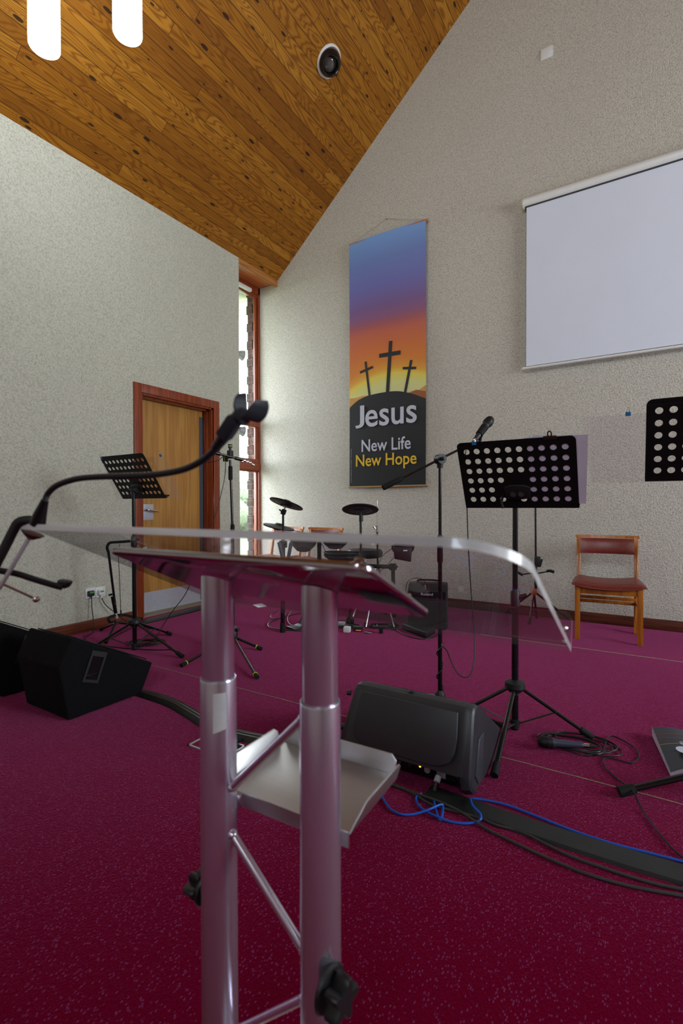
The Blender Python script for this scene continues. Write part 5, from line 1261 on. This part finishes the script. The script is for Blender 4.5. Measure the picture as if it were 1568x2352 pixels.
# slanting silver-grey struts by the left post
for a, b in (((640, 1246), (652, 1298)), ((668, 1246), (660, 1290))):
    mb = MB(); mb.prism([D(a[0]-4, a[1], 4.1), D(a[0]+4, a[1], 4.1), D(b[0]+4, b[1], 4.1), D(b[0]-4, b[1], 4.1)], cam_f*0.03, 0.004); mb.build('bracket_strut', plain('slate_strut', (62, 72, 84), 0.3, 0.4), DK)
# pads
def pad(c, r, n, h, name='drum_pad'):
    mb = MB(); mb.lathe([(0, -h), (r*0.55, -h), (r*0.9, -h*0.55), (r, -h*0.3), (r, -0.004), (r*0.97, 0.006), (r*0.9, 0.004), (0, 0.003)], c, n, 36); o = mb.build(name, m_cork, DK)
    mb = MB(); mb.lathe([(r*0.985, -0.012), (r*1.03, -0.010), (r*1.03, 0.008), (r*0.97, 0.012), (r*0.93, 0.006)], c, n, 36); mb.build('rim_hoop', m_blackgloss, o); return o
pad(D(697, 1238, 4.35), 0.115, (Vector((0, 0, 1))-cam_f*-0.5).normalized(), 0.10)
pad(D(770, 1236, 4.35), 0.115, (Vector((0, 0, 1))-cam_f*-0.35).normalized(), 0.085)
pad(D(785, 1272, 4.05), 0.150, (Vector((0, 0, 1))+cam_r*0.04).normalized(), 0.06)
pad(D(925, 1255, 4.4), 0.10, (Vector((0, 0, 1))+cam_f*0.9).normalized(), 0.07)
mb = MB(); mb.prism([D(904, 1256, 4.3), D(946, 1258, 4.3), D(944, 1291, 4.3), D(906, 1284, 4.3)], cam_f*0.05, 0.006); md = mb.build('sound_module', m_plastic, DK)
mb = MB(); mb.prism([D(926, 1263, 4.299), D(935, 1263, 4.299), D(935, 1266, 4.299), D(926, 1266, 4.299)], -cam_f*0.003); mb.build('display', m_tape, md)
# hi-hat rod stand
rod(D(866, 1150, 4.45), D(866, 1215, 4.45), 0.003, 'hi_hat_rod', m_chrome); rod(D(866, 1213, 4.45), D(867, 1295, 4.45), 0.009, 'hi_hat_tube')
mb = MB(); mb.cyl(D(866, 1207, 4.45), D(866, 1222, 4.45), 0.014, seg=12); mb.cyl(D(858, 1209, 4.45), D(862, 1215, 4.45), 0.008, seg=8); mb.build('clutch', m_chrome, DK)
for q_ in ((840, 1440), (905, 1440), (885, 1412)):
    rod(D(867, 1295, 4.45), on_floor(q_[0], q_[1], 0.02), 0.008, 'stand_leg', m_chrome)
    mb = MB(); e = on_floor(q_[0], q_[1], 0.0); mb.cyl(e, e+Vector((0, 0, 0.04)), 0.016, seg=12); mb.build('rubber_foot', m_rubber, DK)
# kick pedal
mb = MB(); kp = on_floor(678, 1444); mb.box(kp+Vector((0.02, 0.10, 0.03)), (0.09, 0.26, 0.012), (R(12), 0, R(-20)), 0.004); mb.box(kp+Vector((0, -0.02, 0.012)), (0.12, 0.08, 0.02), (0, 0, R(-20)), 0.006); mb.cyl(kp+Vector((-0.02, 0.08, 0.02)), kp+Vector((0.03, 0.2, 0.24)), 0.010, seg=10); mb.build('kick_pedal', m_plastic, DK)
# leads on the rack
mb = MB(); mb.tube([D(646, 1216, 4.35), D(690, 1222, 4.3), D(735, 1245, 4.2), D(760, 1300, 4.2)], 0.0028, 6, 5); mb.build('pad_lead', m_cable, DK)
mb = MB(); mb.tube([D(900, 1260, 4.35), D(880, 1275, 4.3), D(868, 1298, 4.3), D(862, 1320, 4.3), D(880, 1306, 4.3), D(905, 1280, 4.35)], 0.0028, 6, 5); mb.build('pad_lead', m_cable, DK)
# throne
t = thing('drum_stool', 'round black padded drum stool behind the drum rack', 'stool', (-2.15, 4.05, 0))
tc = at(838, 1268, 4.75); tc.z = 0.0
tcz = at(838, 1268, 4.75).z
t.location = tc
mb = MB(); mb.lathe([(0, -0.05), (0.15, -0.05), (0.17, -0.035), (0.172, 0.0), (0.155, 0.025), (0, 0.035)], (tc.x, tc.y, tcz), (0, 0, 1), 36); mb.build('seat', m_cork, t)
mb = MB(); mb.cyl((tc.x, tc.y, 0.10), (tc.x, tc.y, tcz-0.04), 0.014, seg=14); mb.build('post', m_chrome, t)
for k_ in range(3):
    a = k_*2.094+0.5; mb = MB(); mb.cyl((tc.x, tc.y, 0.28), (tc.x+0.22*math.cos(a), tc.y+0.22*math.sin(a), 0.012), 0.010, seg=10); mb.build('leg', m_chrome, t)

# ---------------------------------------------------------------- amplifier
t = thing('keyboard_amplifier', 'black keyboard amplifier on the floor against the back wall', 'amplifier', (-1.625, 4.06, 0))
ar = R(20); 
cA = Vector((-1.625, 4.06, 0))
axx = Vector((math.cos(ar), math.sin(ar), 0)); ayy = Vector((-math.sin(ar), math.cos(ar), 0))
def AP(x, y, z): return cA+axx*x+ayy*y+Vector((0, 0, z))
mb = MB(); mb.prism([AP(-0.17, -0.14, 0.012), AP(-0.17, 0.14, 0.012), AP(-0.17, 0.14, 0.37), AP(-0.17, 0.0, 0.37), AP(-0.17, -0.14, 0.33)], axx*0.34, 0.012); mb.build('cabinet', m_amp, t, 30)
mb = MB(); mb.prism([AP(-0.15, -0.141, 0.03), AP(0.15, -0.141, 0.03), AP(0.15, -0.141, 0.24), AP(-0.15, -0.141, 0.24)], -ayy*0.004); mb.build('speaker_grille', m_grille, t)
mb = MB(); mb.prism([AP(-0.15, -0.1425, 0.25), AP(0.15, -0.1425, 0.25), AP(0.15, -0.1425, 0.325), AP(-0.15, -0.1425, 0.325)], -ayy*0.003); cpl = mb.build('control_panel', m_blackgloss, t)
for k_ in range(7):
    p = AP(-0.12+0.04*k_, -0.145, 0.272); mb = MB(); mb.cyl(p, p-ayy*0.012, 0.008, seg=10); mb.build('knob', m_brass if k_ == 5 else m_plastic, cpl)
mb = MB(); text_mesh(mb, 'Roland', AP(-0.055, -0.147, 0.293), axx, (0, 0, 1), 0.10, 0.022, 0, 0.0008); mb.build('brand_lettering', m_print_white, cpl)
mb = MB(); mb.tube([AP(-0.09, 0.04, 0.365), AP(-0.08, 0.04, 0.395), AP(0.08, 0.04, 0.395), AP(0.09, 0.04, 0.365)], 0.008, 8, 4); mb.build('carry_handle', m_rubber, t)
for x in (-0.14, 0.14):
    for y in (-0.11, 0.11): mb = MB(); mb.cyl(AP(x, y, 0), AP(x, y, 0.014), 0.014, seg=10); mb.build('rubber_foot', m_rubber, t)
t = thing('jack_cable', 'black lead arching out of the top of the keyboard amplifier', 'cable', AP(-0.05, 0, 0.38))
mb = MB(); mb.tube([AP(-0.02, -0.10, 0.345), AP(-0.03, -0.06, 0.40), AP(-0.08, -0.05, 0.425), AP(-0.15, -0.05, 0.41), AP(-0.185, -0.06, 0.36), AP(-0.19, -0.10, 0.2), AP(-0.21, -0.16, 0.01), AP(-0.30, -0.25, 0.008)], 0.003, 8, 5); mb.build('lead', m_cable, t)
mb = MB(); mb.cyl(AP(-0.019, -0.105, 0.338), AP(-0.022, -0.085, 0.372), 0.005, seg=10); mb.build('jack_plug', m_chrome, t)
# multi-box / pedal on floor in front of the amplifier
mb = MB(); b0 = on_floor(922, 1446); b1 = on_floor(978, 1468); b2 = on_floor(1000, 1456); b3 = b0+(b2-b1)
mb.prism([b0, b1, b2, b3], (0, 0, 0.055), 0.006); tag(mb.build('stage_box', m_plastic), 'low black stage box on the carpet in front of the amplifier', 'box')

# cables and small adapters on the carpet under the drums
def floor_lead(pts, r, m, label, name='floor_cable'):
    mb = MB(); mb.tube([on_floor(x, y, z) for x, y, z in pts], r, 8, 5); return tag(mb.build(name, m), label, 'cable')
floor_lead([(640, 1402, .02), (625, 1410, zf), (622, 1418, zf), (640, 1420, zf), (655, 1412, zf), (652, 1404, .01)], 0.003, m_cable, 'small looped black lead beside the drum rack left leg')
floor_lead([(690, 1408, .01), (650, 1418, zf), (622, 1428, zf), (615, 1436, zf), (625, 1443, zf), (660, 1447, zf), (700, 1449, zf), (740, 1448, zf)], 0.0045, m_cable, 'thick black lead curving round the foot of the drum rack')
floor_lead([(668, 1405, .01), (660, 1418, zf), (664, 1432, zf), (680, 1440, zf)], 0.003, plain('pale_cable', (150, 150, 150), 0.5), 'pale grey lead between the drum rack foot and kick pedal')
floor_lead([(905, 1440, zf), (915, 1450, zf), (940, 1462, zf), (975, 1468, zf), (1003, 1460, zf), (1015, 1448, zf), (1020, 1438, zf)], 0.004, m_cable, 'black lead looping in front of the low stage box')
for k_, (cx, cy, rx, ry, sd_, lb) in enumerate(((880, 1440, 0.13, 0.09, 5, 'tangled black cables heaped beside the stage box'), (800, 1441, 0.09, 0.05, 8, 'smaller tangle of black cables between lectern post and adapters'), (335, 1478, 0.13, 0.09, 11, 'black cable coil on the carpet under the music stand by the door'))):
    mb = MB(); mb.tube(coil(on_floor(cx, cy), rx, ry, 7, sd_, rot=0.6), 0.0035, 7, 4); tag(mb.build('cable_coil', m_cable), lb, 'cable')
def adapter(px_, py_, size, m, label, rz=0.3):
    p = on_floor(px_, py_); mb = MB(); mb.box((p.x, p.y, size[2]/2+0.002), size, (0, 0, rz), 0.005); return tag(mb.build('power_adapter', m), label, 'adapter')
adapter(797, 1452, (0.055, 0.05, 0.045), m_tape, 'white power adapter among the drum cables')
blk_ad = adapter(822, 1450, (0.075, 0.05, 0.04), m_plastic, 'black power adapter with a red and orange label among the drum cables')
adapter(784, 1438, (0.06, 0.05, 0.035), plain('grey_adapter', (150, 152, 150), 0.5), 'grey power adapter leftmost in the row of drum cables')
adapter(875, 1455, (0.03, 0.03, 0.05), m_rubber, 'small upright black plug below the cable tangle')
mb = MB(); p = on_floor(823, 1448, 0.045); mb.box(p, (0.045, 0.03, 0.002), (0, 0, 0.3)); mb.build('adapter_label', plain('orange_label', (210, 110, 70), 0.5), blk_ad)
t = thing('jack_plug', 'silver jack plug on the carpet right of the adapters', 'plug', on_floor(845, 1453))
mb = MB(); a = on_floor(836, 1452, 0.008); b = on_floor(846, 1453, 0.008); mb.cyl(a, b, 0.006, seg=10); mb.cyl(b, b+(b-a)*0.8, 0.003, seg=8); mb.build('plug_body', m_chrome, t)
mb = MB(); a = on_floor(800, 1424); mb.prism([on_floor(800, 1432), on_floor(813, 1434), on_floor(813, 1428), on_floor(802, 1426)], (0, 0, 0.045), 0.003); tag(mb.build('rubber_wedge', m_rubber), 'small black rubber block on the carpet near the lectern post', 'rubber block')
mb = MB(); mb.prism([on_floor(580, 1390), on_floor(592, 1396), on_floor(612, 1393), on_floor(600, 1387)], (0, 0, 0.006)); tag(mb.build('paper_sheet', m_tape), 'white paper on the carpet left of the drum rack', 'paper')
# leads from the sockets
def wall_lead(pts, r, m, label):
    mb = MB(); mb.tube(pts, r, 8, 5); return tag(mb.build('mains_lead', m), label, 'cable')
s1 = Vector((XW+0.035, 2.409, 0.27)); s2 = Vector((XW+0.035, 2.499, 0.268))
wall_lead([s1, Vector((XW+0.045, 2.405, 0.2)), Vector((XW+0.07, 2.40, 0.1)), Vector((XW+0.12, 2.36, 0.012)), Vector((XW+0.2, 2.25, 0.006)), Vector((-3.6, 2.16, 0.006)), Vector((-3.3, 2.12, 0.006))], 0.0038, m_cable, 'black mains lead hanging from the left wall socket to the carpet')
wall_lead([s2, Vector((XW+0.05, 2.53, 0.2)), Vector((XW+0.09, 2.60, 0.12)), Vector((XW+0.15, 2.66, 0.04)), Vector((XW+0.25, 2.62, 0.008)), Vector((-3.65, 2.40, 0.006)), Vector((-3.5, 2.2, 0.006)), Vector((-3.1, 2.3, 0.006)), Vector((-2.95, 2.4, 0.006))], 0.0038, m_cable, 'dark mains lead curving from the right wall socket behind the guitar stand')

# ================================================================ lectern
LO = RGT.copy(); LO.z = 0; LO.normalize()
LF = Vector((FWD.x, FWD.y, 0)).normalized()
OX = LO*(-0.1193) + LF*0.765
la = YAW-R(30.0)
lx = Vector((math.cos(la), math.sin(la), 0)); ly = Vector((-math.sin(la), math.cos(la), 0))
def LP(x, y, z): return Vector((OX.x, OX.y, 0)) + lx*x + ly*y + Vector((0, 0, z))
LE = thing('lectern', 'acrylic topped lectern on two aluminium posts, in the foreground', 'lectern', (OX.x, OX.y, 0))
HS = 0.1005
RO, RI = 0.030, 0.0265
TILT = R(24.3)
slope = Vector((0, math.cos(TILT), -math.sin(TILT)))             # in lectern axes: away and down
def SP_(x, s_, d=0.0):                                            # point on the sheet: x along, s_ down the slope, d above
    y = -0.160 + s_*math.cos(TILT) + d*math.sin(TILT); z = 1.0215 - s_*math.sin(TILT) + d*math.cos(TILT)
    return LP(x, y, z)
zt = {}
for s_ in (-1, 1):
    x = s_*HS
    zpl = 1.0215 - (0.160)*math.tan(TILT) - 0.012/math.cos(TILT) - 0.001
    mb = MB(); mb.cyl(LP(x, 0, 0.70), LP(x, 0, zpl), RI, seg=48)
    for v in mb.bm.verts:
        if v.co.z > 0.8: v.co.z = zpl - (v.co-LP(x, 0, v.co.z)).dot(ly)*math.tan(TILT)
    po = mb.build('inner_post', m_alu, LE)
    mb = MB(); mb.lathe([(RO, 0.012), (RO, 0.772), (RO-0.001, 0.775), (RI+0.0012, 0.775), (RI+0.0012, 0.70)], LP(x, 0, 0), (0, 0, 1), 48); mb.build('outer_post', m_alu, LE)
mb = MB(); a_ = LP(-HS, 0, 0.713)
for k_ in range(8):
    a0 = R(-62+5*k_); a1 = R(-62+5*(k_+1)); r_ = RO+0.0006
    A = [a_ + lx*(r_*math.cos(a)) + ly*(r_*math.sin(a)) for a in (a0, a1)]
    mb.quad(A[0]-Vector((0, 0, 0.02-0.0008*k_)), A[1]-Vector((0, 0, 0.02-0.0008*(k_+1))), A[1]+Vector((0, 0, 0.045)), A[0]+Vector((0, 0, 0.045)))
mb.build('post_sticker', m_tape, LE)
# zigzag braces
zs_ = [0.747, 0.591], [0.522, 0.395], [0.320, 0.195]
for (xa, za), (xb, zb) in (((HS-RO, 0.742), (-HS+RO, 0.598)), ((-HS+RO, 0.520), (HS-RO, 0.392)), ((HS-RO, 0.318), (-HS+RO, 0.190))):
    mb = MB(); mb.cyl(LP(xa, 0, za), LP(xb, 0, zb), 0.0068, seg=20)
    for x_, z_ in ((xa, za), (xb, zb)): mb.ball(LP(x_, 0, z_), 0.0088, 14, (1, 1, 0.9))
    mb.build('brace', m_alu, LE)
# shelf tray
mb = MB(); TZ = 0.566; TW = 0.128; TY0, TY1 = 0.035, 0.215
def TP(x, y, z): return LP(x, y, TZ+z)
mb.prism([TP(-TW, TY0, 0), TP(TW, TY0, 0), TP(TW, TY1, 0), TP(-TW, TY1, 0)], (0, 0, 0.003), 0.001)
mb.prism([TP(-TW, TY0, 0.002), TP(TW, TY0, 0.002), TP(TW, TY0, -0.022), TP(-TW, TY0, -0.022)], ly*0.003, 0.001)
def lip(pts, dirv):
    mb.prism(pts, dirv*0.003, 0.0012)
hl = 0.034
lip([TP(TW, TY0+0.0, 0), TP(TW, TY1-0.006, 0), TP(TW+0.008, TY1-0.006, hl-0.008), TP(TW+0.010, TY1-0.016, hl), TP(TW+0.010, TY0+0.035, hl), TP(TW+0.006, TY0+0.012, hl*0.5)], lx)
lip([TP(-TW, TY0, 0), TP(-TW, TY1-0.006, 0), TP(-TW-0.008, TY1-0.006, hl-0.008), TP(-TW-0.010, TY1-0.016, hl), TP(-TW-0.010, TY0+0.035, hl), TP(-TW-0.006, TY0+0.012, hl*0.5)], -lx)
lip([TP(-TW+0.006, TY1, 0), TP(TW-0.004, TY1, 0), TP(TW-0.004, TY1+0.008, hl-0.010), TP(TW-0.014, TY1+0.010, hl), TP(-TW+0.014, TY1+0.010, hl), TP(-TW+0.006, TY1+0.008, hl-0.010)], ly)
mb.build('tray_shelf', m_tray, LE, 30)
for s_ in (-1, 1):
    mb = MB(); mb.box(LP(s_*HS*0.93, 0.034, TZ-0.010), (0.03, 0.016, 0.02), Matrix.Rotation(la, 3, 'Z'), 0.002); mb.build('shelf_bracket', m_alu, LE)
# height knobs
def star_knob(c, d, rot0, K=1.0):
    mb = MB(); d = d.normalized(); q = d.to_track_quat('Z', 'Y').to_matrix()
    mb.lathe([(0, 0), (0.021*K, 0), (0.023*K, 0.003), (0.021*K, 0.007), (0.009*K, 0.010), (0.009*K, 0.013)], c, d, 32)
    out = []; n_ = 60
    for lay, (h, k_) in enumerate(((0.012, 0.90), (0.015, 1.0), (0.030, 1.0), (0.035, 0.88))):
        ring = []
        for i in range(n_):
            a = 2*math.pi*i/n_+rot0; r_ = (0.0165+0.0055*math.cos(5*a))*k_*K
            ring.append(mb.bm.verts.new(c + q @ Vector((r_*math.cos(a), r_*math.sin(a), h))))
        out.append(ring)
    for A, B in zip(out, out[1:]):
        for i in range(n_): mb.bm.faces.new((A[i], A[(i+1) % n_], B[(i+1) % n_], B[i]))
    mb.bm.faces.new(out[0]); mb.bm.faces.new(out[-1])
    return mb.build('height_knob', m_black, LE, 35)
star_knob(LP(HS+0.027, -0.024, 0.384), (lx*0.985-ly*0.17), 0.2, 1.35)
star_knob(LP(-HS-RO+0.002, 0.0, 0.405), (-lx), 0.5, 1.12)
mb = MB(); mb.box(LP(0, 0.0, 0.006), (0.46, 0.25, 0.012), Matrix.Rotation(la, 3, 'Z'), 0.003); mb.build('base_plate', m_alu, LE)
# polished steel plate under the acrylic
PW = 0.233
mb = MB(); s0, s1_ = 0.058, 0.295
rcx = 0.02
outl = []
for cx, cs, a0 in ((PW-rcx, s0+rcx, -90), (PW-rcx, s1_-rcx, 0), (-PW+rcx, s1_-rcx, 90), (-PW+rcx, s0+rcx, 180)):
    for k_ in range(7):
        a = R(a0+15*k_); outl.append((cx+rcx*math.cos(a), cs+rcx*math.sin(a)))
nupl = (SP_(0, 0, 1)-SP_(0, 0, 0))
mb.prism([SP_(x, s_, -0.0120) for x, s_ in outl], nupl*0.0105, 0.0030); mb.build('support_plate', m_mirror, LE, 25)
for x, s_ in ((-PW+0.03, s0+0.04), (PW-0.03, s0+0.04), (PW-0.03, s1_-0.04), (-PW+0.03, s1_-0.04)): mb = MB(); mb.lathe([(0, 0.004), (0.008, 0.003), (0.009, 0.0)], SP_(x, s_, 0.010), nupl, 16); mb.build('fixing_screw', m_chrome, LE)
# acrylic sheet: near edge at the top, far edge folded up as a book stop
AW, TH, SL = 0.408, 0.010, 0.505
rc = 0.075
def acr_outline():
    o = []
    for k_ in range(13):
        a = R(180+90*k_/12); o.append((-AW+0.012+0.012*math.cos(a), 0.012+0.012*math.sin(a)))
    for k_ in range(17):
        a = R(-90+90*k_/16); o.append((AW-rc+rc*math.cos(a), rc+rc*math.sin(a)))
    return o
ol = acr_outline()
near = ol + [(AW, SL), (-AW, SL)]
faces_top = [SP_(x, s_, TH) for x, s_ in near]; faces_bot = [SP_(x, s_, 0) for x, s_ in near]
mb = MB(); vt_ = [mb.bm.verts.new(p) for p in faces_top]
f = mb.bm.faces.new(vt_)
acr = mb.build('acrylic_sheet', m_acryl, LE, smooth=False)
mb = MB(); n_ = len(near)
for i in range(n_-3+0):
    mb.bm.faces.new([mb.bm.verts.new(p) for p in (faces_top[i], faces_top[i+1], faces_bot[i+1], faces_bot[i])])
i, j = len(ol)-1, len(ol)
mb.bm.faces.new([mb.bm.verts.new(p) for p in (faces_top[i], faces_top[j], faces_bot[j], faces_bot[i])])
mb.build('sheet_edge', m_edge, acr, 60)
# folded lip
mb = MB(); LH = 0.066
lipo = [(-AW, 0), (AW, 0)] + [(AW-0.014+0.014*math.cos(R(90*k_/6)), LH-0.014+0.014*math.sin(R(90*k_/6))) for k_ in range(7)] + [(-AW+0.014-0.014*math.sin(R(90*k_/6)), LH-0.014+0.014*math.cos(R(90*k_/6))) for k_ in range(7)]
LPt = [SP_(x, SL, d) for x, d in lipo]
mb.bm.faces.new([mb.bm.verts.new(p) for p in LPt]); lipf = mb.build('book_stop', m_acryl, LE, smooth=False)
mb = MB(); dsl = (SP_(0, 1, 0)-SP_(0, 0, 0))
for i in range(1, len(LPt)):
    j = (i+1) % len(LPt)
    if i == len(LPt)-1: j = 0
    mb.bm.faces.new([mb.bm.verts.new(p) for p in (LPt[i]-dsl*0.003, LPt[j]-dsl*0.003, LPt[j]+dsl*0.003, LPt[i]+dsl*0.003)])
mb.build('stop_edge', m_edge, lipf, 60)
for d in (0.016, 0.038): mb = MB(); mb.lathe([(0, 0.006), (0.0042, 0.005), (0.0048, 0.0), (0.0042, -0.005), (0, -0.006)], SP_(AW-0.010, SL, d), dsl, 14); mb.build('stop_screw', m_chrome, lipf)

# ---------------------------------------------------------------- gooseneck clamp and clip on the lectern corner
t = thing('gooseneck_holder', 'black gooseneck microphone holder clamped to the left corner of the lectern', 'microphone holder', at(60, 1205, 0.83))
zc_ = 0.822
cl = [at(98, 1198, zc_), at(62, 1195, zc_), at(42, 1201, zc_), at(30, 1220, zc_), at(14, 1252, zc_), at(-10, 1298, zc_+0.002), at(-12, 1308, zc_+0.004), at(2, 1311, zc_+0.006), at(40, 1318, zc_+0.014), at(80, 1331, zc_+0.022), at(120, 1343, zc_+0.03), at(143, 1349, zc_+0.034)]
mb = MB(); mb.tube(cl[:6]+[cl[6]], 0.0062, 10, 5, flat=1.3); mb.tube(cl[5:], 0.0050, 10, 5, flat=1.2)
mb.prism([at(124, 1347, zc_+0.03), at(133, 1331, zc_+0.03), at(156, 1336, zc_+0.034), at(157, 1341, zc_+0.034), at(148, 1353, zc_+0.034)], cam_f*0.016, 0.002); mb.build('clamp_frame', m_black, t)
mb = MB(); mb.cyl(at(68, 1234, zc_), at(-2, 1352, zc_-0.004), 0.0035, seg=14); mb.build('clamp_screw', m_steel, t)
mb = MB(); mb.lathe([(0, 0), (0.006, 0), (0.014, 0.006), (0.018, 0.010), (0, 0.013)], at(70, 1237, zc_), (at(74, 1222, zc_)-at(68, 1236, zc_)).normalized(), 24); mb.build('clamp_pad', plain('oxblood_pad', (70, 22, 26), 0.4, 0.3), t)
mb = MB(); mb.cyl(at(-6, 1336, zc_-0.004), at(80, 1375, zc_+0.004), 0.0019, seg=10); mb.build('tommy_bar', plain('bronze_bar', (96, 52, 44), 0.3, 0.8), t)
mb = MB(); mb.ball(at(83, 1376, zc_+0.004), 0.0058, 16); mb.build('bar_ball', m_chrome, t)
mb = MB(); b0 = at(86, 1203, 0.815); b1 = at(103, 1150, 0.80); mb.cyl(b0, at(91, 1185, 0.81), 0.0125, 0.0105, seg=20); mb.cyl(at(91, 1185, 0.81), b1, 0.0105, 0.0058, seg=20); mb.build('base_ferrule', m_blackgloss, t)
gp_ = [b1, at(110, 1134, 0.797), at(126, 1118, 0.79), at(150, 1107, 0.782), at(182, 1099, 0.772), at(222, 1095.5, 0.758), at(280, 1093.5, 0.738), at(330, 1092, 0.72), at(380, 1087, 0.70), at(425, 1077, 0.682), at(462, 1059, 0.667), at(490, 1036, 0.655), at(505, 1017, 0.648), at(520, 996, 0.640)]
mb = MB()
# ribbed flexible tube
Pq = []
for i in range(len(gp_)-1):
    p0 = gp_[i-1] if i else gp_[0]*2-gp_[1]; p1, p2 = gp_[i], gp_[i+1]; p3 = gp_[i+2] if i+2 < len(gp_) else gp_[-1]*2-gp_[-2]
    for k_ in range(14):
        u = k_/14; Pq.append(0.5*((2*p1)+(-p0+p2)*u+(2*p0-5*p1+4*p2-p3)*u*u+(-p0+3*p1-3*p2+p3)*u**3))
mb.tube(Pq, [0.0046, 0.0050]*(len(Pq)//2), 12, 0); mb.build('gooseneck', m_bluegoose, t)
mb = MB(); mb.cyl(at(494, 1030, 0.654), at(521, 993, 0.638), 0.0062, 0.0090, seg=18); mb.build('top_ferrule', m_bluegoose, t)
h0 = at(514, 1002, 0.638); h1 = at(541, 962, 0.620); hd_ = (h1-h0).normalized()
sidev = hd_.cross(FWD).normalized(); fwv = sidev.cross(hd_)
Mx = Matrix((sidev, fwv, hd_)).transposed()
mb = MB(); mb.box((h0+h1)/2, (0.0185, 0.018, (h1-h0).length*1.05), Mx, 0.003); mb.cyl(h1, h1+hd_*0.016, 0.0075, seg=14); mb.build('clip_socket', m_clipgrey, t)
# cradle: open cup, its axis towards the camera and up-left
cc_ = at(574, 929, 0.605)
ax_ = (-FWD*0.81 - UPV*0.04 - RGT*0.58).normalized()
e1_ = (UPV*0.89 + RGT*0.45); e1_ = (e1_-ax_*e1_.dot(ax_)).normalized(); e2_ = ax_.cross(e1_)
mb = MB(); inner, outer = [], []
n_ = 36; m_ = 8; L_ = 0.027
for q_ in range(m_+1):
    w = q_/m_-0.5; ri, ro = [], []
    for k_ in range(n_+1):
        u_ = k_/n_*2-1; a = u_*R(120)+math.pi           # opening faces e1_
        lenf = 1-0.45*abs(u_)**6                          # lips get narrower towards their tips
        fl_ = 0.0180 + 0.003*max(0, abs(u_)-0.70)/0.30 - 0.0006*q_
        thk = 0.0030*(1-0.35*abs(u_))
        pc_ = cc_ + ax_*(w*L_*lenf)
        dv = e1_*math.cos(a)+e2_*math.sin(a)
        ri.append(mb.bm.verts.new(pc_+dv*fl_)); ro.append(mb.bm.verts.new(pc_+dv*(fl_+thk)))
    inner.append(ri); outer.append(ro)
for q_ in range(m_):
    for k_ in range(n_):
        for g in (inner, outer): mb.bm.faces.new((g[q_][k_], g[q_][k_+1], g[q_+1][k_+1], g[q_+1][k_]))
for k_ in range(n_):
    for q_ in (0, m_): mb.bm.faces.new((inner[q_][k_], inner[q_][k_+1], outer[q_][k_+1], outer[q_][k_]))
for q_ in range(m_):
    for k_ in (0, n_): mb.bm.faces.new((inner[q_][k_], inner[q_+1][k_], outer[q_+1][k_], outer[q_][k_]))
mb.cyl(h1+hd_*0.010, cc_-e1_*0.0175, 0.008, 0.010, seg=16)
mb.build('microphone_cradle', m_clipgrey, t, 50)
